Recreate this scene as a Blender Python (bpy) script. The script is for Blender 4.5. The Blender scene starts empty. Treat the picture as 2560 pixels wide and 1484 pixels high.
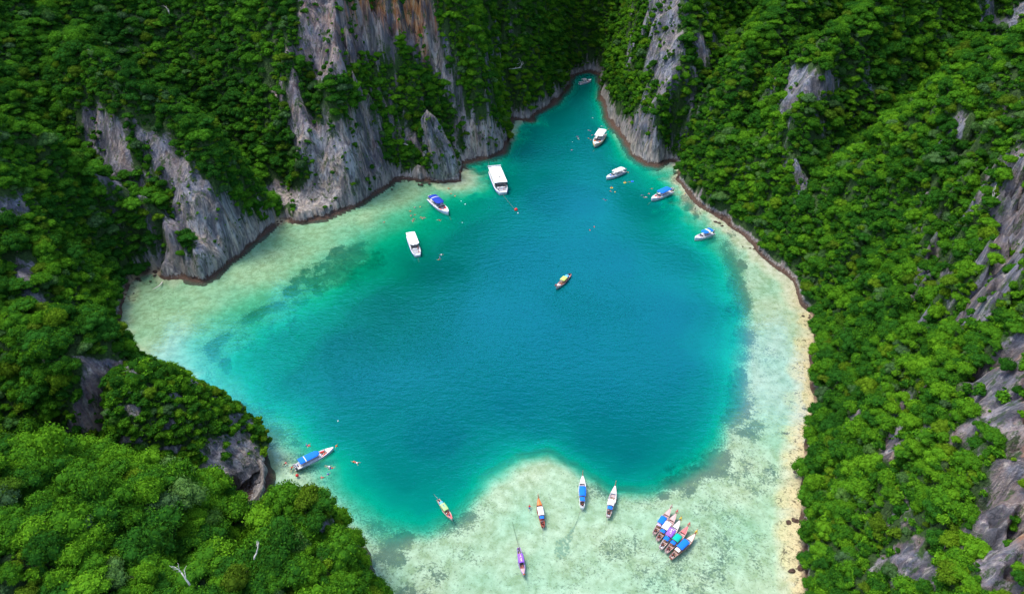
import bpy, bmesh, math, random
import numpy as np
from mathutils import Vector, Matrix, Euler

R = math.radians
C = bpy.context.scene.collection
random.seed(7)
RNG = np.random.default_rng(11)

# ------------------------------------------------------------------ camera, sky, sun, exposure
PITCH = 35.0; CAM_H = 170.0; FPX = 1750.0
cam_d = bpy.data.cameras.new("camera"); cam = bpy.data.objects.new("camera", cam_d); C.objects.link(cam)
cam_d.sensor_width = 36.0; cam_d.lens = 36.0 * FPX / 2560.0
cam_d.clip_start = 1.0; cam_d.clip_end = 3000.0
cam.location = (0, 0, CAM_H); cam.rotation_euler = (R(90 - PITCH), 0, 0)
bpy.context.scene.camera = cam

SUN_AZ = (-0.9, 0.35); SUN_EL = 66.0
world = bpy.data.worlds.new("World"); bpy.context.scene.world = world; world.use_nodes = True
wn = world.node_tree.nodes; wl = world.node_tree.links
for n in list(wn): wn.remove(n)
sky = wn.new('ShaderNodeTexSky'); sky.sky_type = 'NISHITA'; sky.sun_disc = False
sky.sun_elevation = R(SUN_EL); sky.sun_rotation = math.atan2(SUN_AZ[0], SUN_AZ[1])
sky.air_density = 1.0; sky.dust_density = 2.0; sky.ozone_density = 1.0
bg = wn.new('ShaderNodeBackground'); bg.inputs[1].default_value = 0.15
wo = wn.new('ShaderNodeOutputWorld')
wl.new(sky.outputs[0], bg.inputs[0]); wl.new(bg.outputs[0], wo.inputs[0])
sun_d = bpy.data.lights.new("sun", 'SUN'); sun_d.energy = 1.4; sun_d.angle = R(20); sun_d.color = (1.0, 0.95, 0.86)
sun = bpy.data.objects.new("sun", sun_d); C.objects.link(sun)
sv = Vector((SUN_AZ[0], SUN_AZ[1], 0)).normalized() * math.cos(R(SUN_EL)); sv.z = math.sin(R(SUN_EL))
sun.rotation_euler = sv.to_track_quat('Z', 'Y').to_euler()
vs = bpy.context.scene.view_settings
vs.view_transform = 'Standard'; vs.look = 'None'; vs.gamma = 1.0; vs.exposure = 1.75
try: vs.use_curve_mapping = False
except Exception: pass
bpy.context.scene.cycles.max_bounces = 6
bpy.context.scene.cycles.transparent_max_bounces = 8

# ------------------------------------------------------------------ helpers
cP, sP = math.cos(R(PITCH)), math.sin(R(PITCH))
def ray(px, py):
    xr = (px - 1280.0) / FPX; yr = (py - 742.0) / FPX
    return xr, cP - yr * sP, -sP - yr * cP
def at(px, py, z=0.0):
    a, b, c = ray(px, py); t = (CAM_H - z) / -c
    return (a * t, b * t, z)
def project(x, y, z):
    dz = z - CAM_H
    dep = cP * y - sP * dz; up = sP * y + cP * dz
    dep = np.maximum(dep, 1e-3)
    return 1280 + FPX * x / dep, 742 - FPX * up / dep, dep

_perm = RNG.permutation(256); _perm = np.concatenate([_perm, _perm, _perm])
_ga = RNG.uniform(0, 2 * np.pi, 256); _gx, _gy = np.cos(_ga), np.sin(_ga)
def perlin(x, y, seed=0):
    x = np.asarray(x, float) + seed * 17.31; y = np.asarray(y, float) + seed * 9.73
    xi = np.floor(x).astype(int); yi = np.floor(y).astype(int)
    xf = x - xi; yf = y - yi; xi &= 255; yi &= 255
    u = xf * xf * xf * (xf * (xf * 6 - 15) + 10); v = yf * yf * yf * (yf * (yf * 6 - 15) + 10)
    def g(ix, iy, dx, dy):
        h = _perm[_perm[ix & 255] + (iy & 255)]
        return _gx[h] * dx + _gy[h] * dy
    a = g(xi, yi, xf, yf); b = g(xi + 1, yi, xf - 1, yf)
    c = g(xi, yi + 1, xf, yf - 1); d = g(xi + 1, yi + 1, xf - 1, yf - 1)
    return 1.5 * ((a + u * (b - a)) * (1 - v) + (c + u * (d - c)) * v)
def fbm(x, y, scale, octs=4, seed=0, gain=0.5):
    s = 0; a = 1; n = 0
    for i in range(octs):
        s = s + a * perlin(x / scale, y / scale, seed + i * 3); n += a; a *= gain; scale /= 2.03
    return s / n
def sstep(a, b, x):
    t = np.clip((x - a) / (b - a), 0, 1); return t * t * (3 - 2 * t)

def seg_dist(x, y, p, q):
    px, py = p[0], p[1]; dx, dy = q[0] - px, q[1] - py
    L = dx * dx + dy * dy + 1e-9
    t = np.clip(((x - px) * dx + (y - py) * dy) / L, 0, 1)
    return np.hypot(x - px - t * dx, y - py - t * dy), t
def poly_dist(x, y, pts):
    d = np.full(x.shape, 1e9)
    for i in range(len(pts)):
        e, _ = seg_dist(x, y, pts[i], pts[(i + 1) % len(pts)]); d = np.minimum(d, e)
    return d
def inside(x, y, pts):
    r = np.zeros(x.shape, bool); n = len(pts); j = n - 1
    for i in range(n):
        xi, yi = pts[i][:2]; xj, yj = pts[j][:2]
        if yi != yj:
            c = ((yi > y) != (yj > y)) & (x < (xj - xi) * (y - yi) / (yj - yi) + xi)
            r ^= c
        j = i
    return r
def idw(x, y, pts, power=3.0):
    num = 0; den = 0
    for (a, b, v) in pts:
        w = 1.0 / (np.hypot(x - a, y - b) + 2.0) ** power
        num = num + w * v; den = den + w
    return num / den
def blur_poly_mask(px, py, poly, soft):
    d = poly_dist(px, py, poly); s = np.where(inside(px, py, poly), 1, -1) * d
    return sstep(-soft, soft, s)

def tag(o, label=None, cat=None, group=None, kind=None):
    if label: o['label'] = label
    if cat: o['category'] = cat
    if group: o['group'] = group
    if kind: o['kind'] = kind
    return o
def mesh_from(name, verts, faces, smooth=False):
    me = bpy.data.meshes.new(name)
    me.from_pydata([tuple(map(float, v)) for v in verts], [], faces); me.update()
    if smooth: me.polygons.foreach_set('use_smooth', [True] * len(me.polygons))
    return me
def grid_mesh(name, V, quads, smooth=True, attrs=None):
    me = bpy.data.meshes.new(name)
    nv, nf = len(V), len(quads)
    me.vertices.add(nv); me.vertices.foreach_set('co', V.astype(np.float32).ravel())
    me.loops.add(nf * 4); me.loops.foreach_set('vertex_index', quads.astype(np.int32).ravel())
    me.polygons.add(nf); me.polygons.foreach_set('loop_start', np.arange(0, nf * 4, 4, dtype=np.int32))
    me.polygons.foreach_set('use_smooth', np.full(nf, smooth))
    for k, a in (attrs or {}).items():
        t = me.attributes.new(k, 'FLOAT', 'POINT'); t.data.foreach_set('value', a.astype(np.float32))
    me.update(calc_edges=True); me.validate()
    return me
def link(name, me, parent=None, mat=None):
    o = bpy.data.objects.new(name, me); C.objects.link(o)
    if parent: o.parent = parent
    if mat: me.materials.append(mat)
    return o

# node helper
class NT:
    def __init__(s, name):
        s.m = bpy.data.materials.new(name); s.m.use_nodes = True; s.t = s.m.node_tree
        for n in list(s.t.nodes): s.t.nodes.remove(n)
        s.out = s.n('ShaderNodeOutputMaterial')
    def n(s, t, **k):
        x = s.t.nodes.new(t)
        for a, b in k.items(): setattr(x, a, b)
        return x
    def set(s, sock, v):
        if hasattr(v, 'is_output') or isinstance(v, bpy.types.NodeSocket): s.t.links.new(v, sock)
        elif isinstance(v, (tuple, list)) and len(v) == 3 and sock.type == 'RGBA': sock.default_value = (*v, 1)
        else: sock.default_value = v
    def attr(s, name): return s.n('ShaderNodeAttribute', attribute_name=name).outputs['Fac']
    def math(s, op, a, b=0.0, c=0.0, clamp=False):
        x = s.n('ShaderNodeMath', operation=op, use_clamp=clamp)
        s.set(x.inputs[0], a); s.set(x.inputs[1], b); s.set(x.inputs[2], c); return x.outputs[0]
    def mix(s, f, a, b, mode='MIX'):
        x = s.n('ShaderNodeMix', data_type='RGBA', blend_type=mode)
        s.set(x.inputs[0], f); s.set(x.inputs[6], a); s.set(x.inputs[7], b); return x.outputs[2]
    def coord(s, scale=(1, 1, 1), which='Object'):
        tc = s.n('ShaderNodeTexCoord'); mp = s.n('ShaderNodeMapping'); mp.inputs['Scale'].default_value = scale
        s.t.links.new(tc.outputs[which], mp.inputs['Vector']); return mp.outputs[0]
    def noise(s, vec, scale, detail=4, rough=0.55, dist=0.0):
        x = s.n('ShaderNodeTexNoise'); s.set(x.inputs['Vector'], vec); x.inputs['Scale'].default_value = scale
        x.inputs['Detail'].default_value = detail; x.inputs['Roughness'].default_value = rough
        x.inputs['Distortion'].default_value = dist; return x.outputs['Fac']
    def ramp(s, f, stops, interp='LINEAR'):
        x = s.n('ShaderNodeValToRGB'); r = x.color_ramp; r.interpolation = interp
        r.elements.remove(r.elements[-1]); r.elements[0].position = stops[0][0]; r.elements[0].color = (*stops[0][1], 1)
        for p, c in stops[1:]:
            e = r.elements.new(p); e.color = (*c, 1)
        s.set(x.inputs[0], f); return x.outputs[0]
    def rng(s, f, a, b, c=0.0, d=1.0):
        x = s.n('ShaderNodeMapRange'); s.set(x.inputs[0], f)
        for i, v in enumerate((a, b, c, d)): x.inputs[1 + i].default_value = v
        return x.outputs[0]
    def bump(s, h, strength, dist, normal=None):
        x = s.n('ShaderNodeBump'); s.set(x.inputs['Height'], h)
        x.inputs['Strength'].default_value = strength; x.inputs['Distance'].default_value = dist
        if normal: s.set(x.inputs['Normal'], normal)
        return x.outputs[0]
    def bsdf(s, col, rough=0.6, spec=0.3, normal=None, **k):
        x = s.n('ShaderNodeBsdfPrincipled'); s.set(x.inputs['Base Color'], col); s.set(x.inputs['Roughness'], rough)
        x.inputs['Specular IOR Level'].default_value = spec
        if normal: s.set(x.inputs['Normal'], normal)
        for a, b in k.items(): s.set(x.inputs[a], b)
        return x.outputs[0]
    def done(s, sh):
        s.t.links.new(sh, s.out.inputs[0]); return s.m
_pm = {}
def paint(name, col, rough=0.45, wear=0.15, spec=0.4, metal=0.0, scale=2.0):
    if name in _pm: return _pm[name]
    t = NT(name); v = t.coord((1, 1, 1))
    f = t.rng(t.noise(v, scale, 5, 0.65), 0.35, 0.7)
    dark = tuple(c * 0.55 + 0.02 for c in col)
    c = t.mix(t.math('MULTIPLY', f, wear), col, dark)
    _pm[name] = t.done(t.bsdf(c, rough, spec, t.bump(t.noise(v, scale * 6, 3), 0.15, 0.02), Metallic=metal))
    return _pm[name]
# ------------------------------------------------------------------ shoreline (foot of the land), unprojected on to sea level
SHORE_PX = [(1010,1800),(985,1600),(958,1484),(930,1430),(905,1375),(850,1322),(780,1295),(700,1305),(640,1322),(585,1316),(530,1302),(556,1284),(610,1284),(648,1268),(668,1228),
 (668,1190),(640,1130),(590,1060),(500,1000),(400,955),(335,915),(318,880),(304,850),(298,798),(304,764),(318,730),(335,702),(359,685),(397,682),(407,695),(445,699),(479,704),
 (510,709),(541,695),(575,658),(616,627),(660,589),(681,572),(708,552),(749,558),(818,546),(860,528),(918,496),(953,476),
 (987,452),(1014,448),(1055,452),(1107,459),(1148,455),(1155,438),(1155,409),(1178,404),(1226,394),(1257,383),(1271,352),
 (1274,308),(1285,298),(1329,301),(1339,284),(1384,260),(1418,222),(1426,202),(1442,186),(1470,179),(1500,188),(1503,216),(1500,246),
 (1517,284),(1534,318),(1562,356),(1586,390),(1617,411),(1647,416),(1678,404),(1695,407),(1698,430),(1688,448),(1710,474),
 (1744,514),(1779,534),(1813,555),(1847,582),(1881,613),(1905,644),(1940,675),(1984,702),(1991,726),(2008,764),(2028,781),
 (2036,850),(2026,930),(2030,1000),(2018,1100),(2012,1180),(1994,1240),(1998,1330),(2008,1420),(2012,1484),(2010,1800)]
SHORE = [at(*p)[:2] for p in SHORE_PX]
SHORE = [(-40, -40)] + [(-24, 20)] + SHORE + [(60, 20), (70, -40)]
def P(px, py, z): return at(px, py, z)

# ridges: (crest points (x, y, z), side slope, half width of the crest)
RIDGES = [
 # near left hill
 ([(-230,60,85),(-150,95,64),(-108,101,53),(-88,103,42),(-76,103,27),(-66,105,17),(-56,110,26),(-47,111,31),(-40,108,29)], 1.1, 4),
 ([(-108,90,54),(-80,80,42),(-60,80,36),(-46,92,32)], 1.0, 6),
 ([(-60,80,36),(-46,90,32),(-36,88,26),(-32,60,28),(-36,30,34)], 1.1, 5),
 # knob C
 ([(-200,160,40),(-150,166,45)], 1.3, 6),
 # slope D
 ([(-260,215,95),(-215,245,80),(-190,258,66),(-176,266,46),(-168,270,30)], 1.25, 6),
 # spur E
 ([P(170,60,80),P(200,100,81),P(330,180,73),P(430,240,65),P(480,300,58),P(540,390,42),P(600,450,30),P(640,490,22),P(655,525,13)], 2.0, 2),
 # centre massif F
 ([(-240,470,140),(-170,440,135),(-110,405,130),(-60,402,128),(-42,400,120)], 1.9, 8),
 ([(-130,420,125),(-112,362,75),(-103,340,42)], 2.9, 3),
 ([(-85,410,125),(-82,360,85),(-80,342,48)], 2.4, 5),
 ([(-42,400,118),(-46,378,92),(-34,385,58),(-20,386,30),(-10,394,15)], 2.4, 2),
 # slope G and far end
 ([(-60,430,125),(-20,500,120),(30,585,115),(60,640,118),(100,700,120)], 1.5, 6),
 ([(-15,470,75),(-3,455,45)], 2.0, 3),
 # bluff H
 ([(91,390,48),(98,420,78),(112,470,105),(140,540,125),(150,640,130)], 2.2, 5),
 ([(98,420,78),(86,440,72),(84,480,78),(95,540,95)], 2.2, 4),
 # slope I
 ([P(1960,560,26),(126,295,40),(132,310,60),(146,338,80),(165,355,88),(200,380,100),(260,420,120)], 1.9, 4),
 ([P(1850,160,62),(112,352,48),(107,330,28)], 1.8, 3),
 ([P(1850,160,62),(150,400,85),(180,450,110)], 1.8, 4),
 # crest and slope J
 ([P(2030,690,8),P(2100,600,24),P(2250,470,50),P(2400,300,74),(187,252,105),(240,250,130)], 1.5, 4),
 ([(187,252,105),(178,200,104),(166,140,104),(150,80,104),(150,10,110)], 1.35, 8),
 # back walls so that no horizon shows
 ([(-520,330,150),(-380,420,150),(-250,500,150),(-120,560,150),(0,640,140),(60,720,140),(150,720,150),(260,560,150),(360,420,150),(420,250,150)], 0.9, 20),
 ([(-420,120,120),(-330,250,130),(-300,380,120)], 1.0, 15),
]
VALLEY = [(-110,330,5),(-125,340,5),(-150,350,7),(-180,370,12),(-240,400,40),(-215,300,30),(-195,275,12),(-175,262,8),
          (-114,157,8),(-130,138,12),(-180,130,30),(-95,122,5),(-78,122,3),(-68,122,3),(-115,128,10),(-150,200,16),(-180,205,30),(-115,165,10),
          (55,545,14),(60,600,40),(105,372,8),(118,385,24),(140,420,55),
          (150,290,22),(175,300,36),(200,325,48),(240,340,70),(-20,420,20),(-5,430,10),(120,260,6),(105,300,6),
          (130,200,20),(110,120,20),(95,470,40),(-60,350,10),(-250,180,50),(-60,60,20)]
STEEP = [(-170,225,2.6),(-170,240,2.2),(-150,252,3.0),(-134,254,6),(-122,290,9),(-112,306,3),(-100,310,5),(-80,325,6),(-65,348,4.5),(-50,356,4.5),
         (-50,361,1.0),(-46,366,1.0),(-40,363,0.8),(-32,365,1.2),(-38,372,1.1),(-27,370,1.6),(-28,372,6),(-10,392,6),(-2,420,3.5),(0,446,4),(29,476,4),(50,522,4.5),(58,540,5),(46,545,5),(63,500,4),(66,440,4.5),(73,388,6),(85,374,7),(97,379,2.5),
         (91,357,3),(100,330,3),(107,308,2.6),(115,274,2.4),(123,255,2.4),(125,231,1.7),(108,190,1.6),(104,175,1.6),(95,150,1.7),(88,125,1.8),(84,106,1.8),(80,60,1.8),
         (-74,134,9),(-74,144,9),(-80,155,7),(-66,126,2.0),(-50,124,3.5),(-40,112,5),(-34,100,5),(-28,80,4.5),(-26,30,4),(-95,162,5),(-115,175,3),(-130,195,2),(-60,430,3)]
DOMES = [(-105, 152, 15, 12, [(0,30),(.35,28),(.62,22),(.82,14),(.95,6),(1.06,0),(1.2,-30),(3,-60)]),
         (-132, 162, 20, 17, [(0,46),(.35,44),(.62,40),(.82,32),(.95,20),(1.1,4),(1.25,-30),(3,-60)])]
def height(x, y):
    wx = 7 * fbm(x, y, 46, 3, 21) + 3.0 * fbm(x, y, 13, 3, 5); wy = 7 * fbm(x, y, 46, 3, 33) + 3.0 * fbm(x, y, 13, 3, 9)
    hx, hy = x + wx, y + wy
    rf = np.full(x.shape, -50.0)
    for pts, s, w in RIDGES:
        for i in range(len(pts) - 1):
            p, q = pts[i], pts[i + 1]
            d, t = seg_dist(hx, hy, p, q)
            dd = np.sqrt(d * d + w * w) - w
            rf = np.maximum(rf, p[2] + (q[2] - p[2]) * t - s * dd)
    for (cx, cy, ex, ey, prof) in DOMES:
        q = np.hypot((hx - cx) / ex, (hy - cy) / ey) * (1 + 0.10 * perlin(hx / 9, hy / 9, 44))
        rf = np.maximum(rf, np.interp(q, [p[0] for p in prof], [p[1] for p in prof]))
    v = idw(hx, hy, VALLEY, 4.0)
    k = 5.0
    a = np.maximum(rf, v); h = a + np.log1p(np.exp(-np.abs(rf - v) / k)) * k * 0.6
    h = h + 5.5 * fbm(x, y, 34, 3, 50) + 3.2 * fbm(x, y, 11, 4, 60, 0.6)
    # karst pinnacle relief and buttresses
    r = 1 - np.abs(fbm(x, y, 19, 3, 70)) * 2.2; h = h + 3.0 * (r - 0.5) * sstep(8, 40, h)
    sx = x + 1.3 * fbm(x, y, 9, 3, 81) + 2.0 * fbm(x, y, 30, 2, 83); sy = y + 1.3 * fbm(x, y, 9, 3, 85) + 2.0 * fbm(x, y, 30, 2, 87)
    d = poly_dist(sx, sy, SHORE) * np.where(inside(sx, sy, SHORE), -1, 1)
    d = d - (1.5 * np.abs(perlin(x / 4.3, y / 4.3, 101)) + 0.8 * np.abs(perlin(x / 2.1, y / 2.1, 103))) * sstep(2, 5, d)
    st = idw(x, y, STEEP, 4.0)
    st = st * (1 + 0.45 * fbm(x, y, 7, 3, 91))
    ledge = np.clip(1.5 + 3.4 * fbm(x, y, 13, 3, 95), .2, 4)
    ledge = ledge * (0.25 + 0.75 * sstep(1.9, 3.2, st))
    dd = np.maximum(0, d - ledge)
    cl = np.minimum(d * 0.45, 0.55 + 0.25 * fbm(x, y, 3, 3, 97)) + st * dd + 2.2 * sstep(0.2, 1.6, dd) * sstep(2.2, 4.5, st)
    kk = 4.0
    m = np.minimum(h, cl)
    soft = kk * 0.5 * np.exp(-np.abs(h - cl) / kk) * sstep(6, 20, m)
    e = np.hypot((x + 91) / 16.0, (y - 137) / 14.0); m = np.where(e < 1.25, np.minimum(m, 0.8 + 28 * np.maximum(0, e - 0.8)), m)
    return m - soft * (e > 1.2), d, st

# polar grid about the ground point under the camera
NR, NA = 760, 940
RR = 26.0 * (860.0 / 26.0) ** (np.arange(NR) / (NR - 1.0))
AA = np.linspace(R(-63), R(63), NA)
rg, ag = np.meshgrid(RR, AA, indexing='ij')
GX = (rg * np.sin(ag)); GY = (rg * np.cos(ag))
GZ, GD, GS = height(GX.ravel(), GY.ravel())
GZ = GZ.reshape(NR, NA); GD = GD.reshape(NR, NA); GS = GS.reshape(NR, NA)
def height_at(x, y):
    r = np.hypot(x, y); a = np.arctan2(x, y)
    fi = np.clip(np.log(np.maximum(r, 26.0) / 26.0) / math.log(860.0 / 26.0) * (NR - 1), 0, NR - 1.001)
    fj = np.clip((a - AA[0]) / (AA[-1] - AA[0]) * (NA - 1), 0, NA - 1.001)
    i = fi.astype(int); j = fj.astype(int); u = fi - i; v = fj - j
    return (GZ[i, j] * (1 - u) * (1 - v) + GZ[i + 1, j] * u * (1 - v) + GZ[i, j + 1] * (1 - u) * v + GZ[i + 1, j + 1] * u * v)

# bare rock areas: (outline in photo pixels, bareness, orange staining)
ROCK = [
 ([(190,250),(240,262),(300,350),(335,450),(290,465),(215,370)], .85, .05),
 ([(395,365),(440,370),(480,430),(540,470),(600,530),(640,490),(672,550),(660,590),(590,655),(520,710),(480,690),(478,600),(440,540),(425,440)], .93, .15),
 ([(210,400),(260,430),(330,470),(400,540),(420,640),(380,600),(300,500)], .4, .1),
 ([(750,-30),(1070,-30),(1090,60),(1135,170),(1155,265),(1115,240),(1060,160),(1000,130),(930,165),(890,150),(840,210),(780,190),(735,140)], .93, .25),
 ([(850,-30),(1075,-30),(1095,70),(1130,170),(1090,190),(1050,130),(1020,90),(960,40),(860,30)], .97, .95),
 ([(720,320),(760,300),(810,310),(870,285),(930,300),(955,340),(965,440),(880,515),(820,545),(750,560),(715,520),(760,440),(735,380)], .9, .3),
 ([(740,295),(930,280),(930,345),(850,350),(850,420),(825,420),(825,350),(740,345)], .9, .8),
 ([(690,100),(790,220),(800,300),(700,330),(680,200)], .35, .1),
 ([(935,200),(985,200),(990,300),(945,310)], .6, .05),
 ([(870,440),(1160,390),(1160,460),(860,540)], .5, .2),
 ([(1060,40),(1115,140),(1155,270),(1195,300),(1235,300),(1262,375),(1180,405),(1152,405),(1145,300),(1115,230),(1075,150)], .97, .3),
 ([(1285,300),(1330,245),(1400,235),(1450,205),(1435,235),(1390,262),(1330,300)], .95, .1),
 ([(1232,0),(1295,0),(1295,110),(1240,110)], .45, 0),
 ([(1620,-20),(1700,-20),(1712,130),(1690,230),(1635,260),(1615,150)], .75, .1),
 ([(1645,160),(1690,160),(1690,215),(1650,225)], .8, .95),
 ([(1520,300),(1620,285),(1650,350),(1700,400),(1640,420),(1570,375),(1530,330)], .93, .15),
 ([(1980,165),(2060,165),(2115,220),(2050,240),(2000,260),(1985,290),(1945,275)], .88, .15),
 ([(1955,400),(2010,400),(2015,470),(1960,475)], .5, .1),
 ([(1690,440),(1760,520),(1850,570),(1990,700),(1990,735),(1880,640),(1750,545),(1690,470)], .8, .2),
 ([(2560,330),(2600,600),(2560,660),(2480,770),(2440,850),(2395,810),(2415,720),(2480,620),(2450,540),(2490,450)], .92, .15),
 ([(2270,680),(2360,645),(2345,720),(2260,765)], .7, .1),
 ([(2560,800),(2700,1484),(2440,1500),(2430,1300),(2500,1150),(2400,960),(2480,880)], .8, .6),
 ([(2230,1380),(2320,1320),(2335,1440),(2240,1484)], .85, .05),
 ([(2180,1150),(2220,1050),(2260,970),(2285,1000),(2245,1090),(2200,1160)], .85, .4),
 ([(2050,1010),(2170,1000),(2160,1080),(2050,1080)], .35, .1),
 ([(300,930),(360,920),(380,960),(330,980)], .35, 0),
 ([(660,60),(1050,120),(1060,470),(720,560),(660,380)], .24, .15),
 ([(185,250),(300,280),(430,330),(560,470),(650,560),(520,700),(400,680),(300,560),(200,420)], .46, .05),
 ([(1070,60),(1280,40),(1290,280),(1180,300)], .25, .0),
 ([(1560,0),(1800,0),(1780,300),(1680,400),(1540,280)], .33, .0),
 ([(1880,140),(2200,140),(2150,520),(1900,480)], .18, .0),
 ([(2300,350),(2560,250),(2560,900),(2300,860),(2250,650)], .26, .05),
 ([(2250,950),(2560,900),(2560,1484),(2150,1484)], .24, .1),
 ([(2350,300),(2440,290),(2430,350),(2350,360)], .5, .0),
 ([(185,870),(315,890),(305,960),(270,1040),(295,1085),(130,1085),(195,980)], .85, .25),
 ([(-40,485),(65,505),(62,560),(-40,560)], .9, .0),
 ([(10,650),(80,665),(150,760),(60,750)], .75, .1),
 ([(780,1280),(865,1265),(885,1325),(800,1350)], .45, .0),
 ([(2440,0),(2600,0),(2560,60),(2450,170)], .5, .0),
]
PALE = [([(1062,60),(1112,140),(1152,270),(1195,300),(1235,300),(1262,375),(1180,405),(1160,380),(1145,300),(1115,230),(1078,150)],1.0),
 ([(440,470),(540,500),(600,560),(640,500),(672,560),(600,640),(520,700),(480,640)],.8), ([(725,330),(800,320),(900,300),(930,380),(860,500),(760,550),(720,520),(760,440)],.7),
 ([(1000,380),(1260,320),(1260,400),(1000,460)],.5), ([(1520,330),(1700,360),(1700,420),(1540,400)],.7), ([(1285,300),(1440,215),(1435,235),(1390,262),(1330,300)],.8), ([(900,60),(960,60),(960,200),(900,220)],.6)]
ppx, ppy, _ = project(GX, GY, GZ)
bare = np.zeros(GX.shape); orange = np.zeros(GX.shape)
jx = 55 * fbm(GX, GY, 9, 4, 120, 0.65); jy = 55 * fbm(GX + GZ * .4, GY + GZ * .4, 12, 4, 130, 0.65)
patch = fbm(GX + 0.12 * GZ, GY - 0.12 * GZ, 9, 4, 160, 0.6)
for poly, b, o in ROCK:
    xs = [p[0] for p in poly]; ys = [p[1] for p in poly]
    sel = (ppx > min(xs) - 60) & (ppx < max(xs) + 60) & (ppy > min(ys) - 60) & (ppy < max(ys) + 60) & (GY > 20)
    if not sel.any(): continue
    m = blur_poly_mask((ppx + jx)[sel], (ppy + jy)[sel], poly, 14)
    bare[sel] = np.maximum(bare[sel], m * (b if b > .6 else np.clip(b * 1.15 + patch[sel] * 1.7, 0, .95) * (b / .4) ** .5))
    orange[sel] = np.maximum(orange[sel] * (1 - m), m * o)
palem = np.zeros(GX.shape)
for poly, b in PALE: palem = np.maximum(palem, b * blur_poly_mask(ppx + jx * .5, ppy + jy * .5, poly, 12) * (GY > 20))
gr = np.hypot(np.gradient(GZ, axis=0) / np.gradient(rg, axis=0), np.gradient(GZ, axis=1) / np.gradient(ag, axis=1) / rg)
bare = np.maximum(bare, 0.92 * sstep(-0.35, 0.0, 1.6 - GZ) )            # wave washed foot
low = (GZ < 9) & (GS > 3.4); bare[low] = np.maximum(bare[low], 0.8)
bare = np.clip(bare + 0.35 * sstep(0.28, 0.5, fbm(GX, GY, 17, 4, 140)) * sstep(1.8, 3.2, gr), 0, 1)
# undercut: push the foot of steep cliffs out over the ledge
gxn = -np.gradient(GD, axis=0) ; 
dDr = np.gradient(GD, axis=0) / np.gradient(rg, axis=0); dDa = np.gradient(GD, axis=1) / np.gradient(ag, axis=1) / rg
ox = dDr * np.sin(ag) + dDa * np.cos(ag); oy = dDr * np.cos(ag) - dDa * np.sin(ag)
on = np.hypot(ox, oy) + 1e-6; ox /= on; oy /= on
push = 1.7 * sstep(2.6, 4.5, GS) * sstep(1.2, 3.2, GZ) * (1 - sstep(4.5, 12, GZ))
LX = GX - ox * push; LY = GY - oy * push
LZ = GZ + 0.25 * fbm(GX, GY, 1.6, 2, 150) * sstep(1, 3, GZ)

def polar_object(name, mask, X, Y, Z, attrs, mat, smooth=True):
    vm = mask
    q = vm[:-1, :-1] | vm[1:, :-1] | vm[:-1, 1:] | vm[1:, 1:]
    idx = np.arange(NR * NA).reshape(NR, NA)
    F = np.stack([idx[:-1, :-1][q], idx[:-1, 1:][q], idx[1:, 1:][q], idx[1:, :-1][q]], 1)
    used = np.unique(F); remap = np.full(NR * NA, -1); remap[used] = np.arange(len(used)); F = remap[F]
    F = F[:, ::-1]
    V = np.stack([X.ravel()[used], Y.ravel()[used], Z.ravel()[used]], 1)
    me = grid_mesh(name, V, F, smooth, {k: a.ravel()[used] for k, a in attrs.items()})
    return link(name, me, None, mat)

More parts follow.
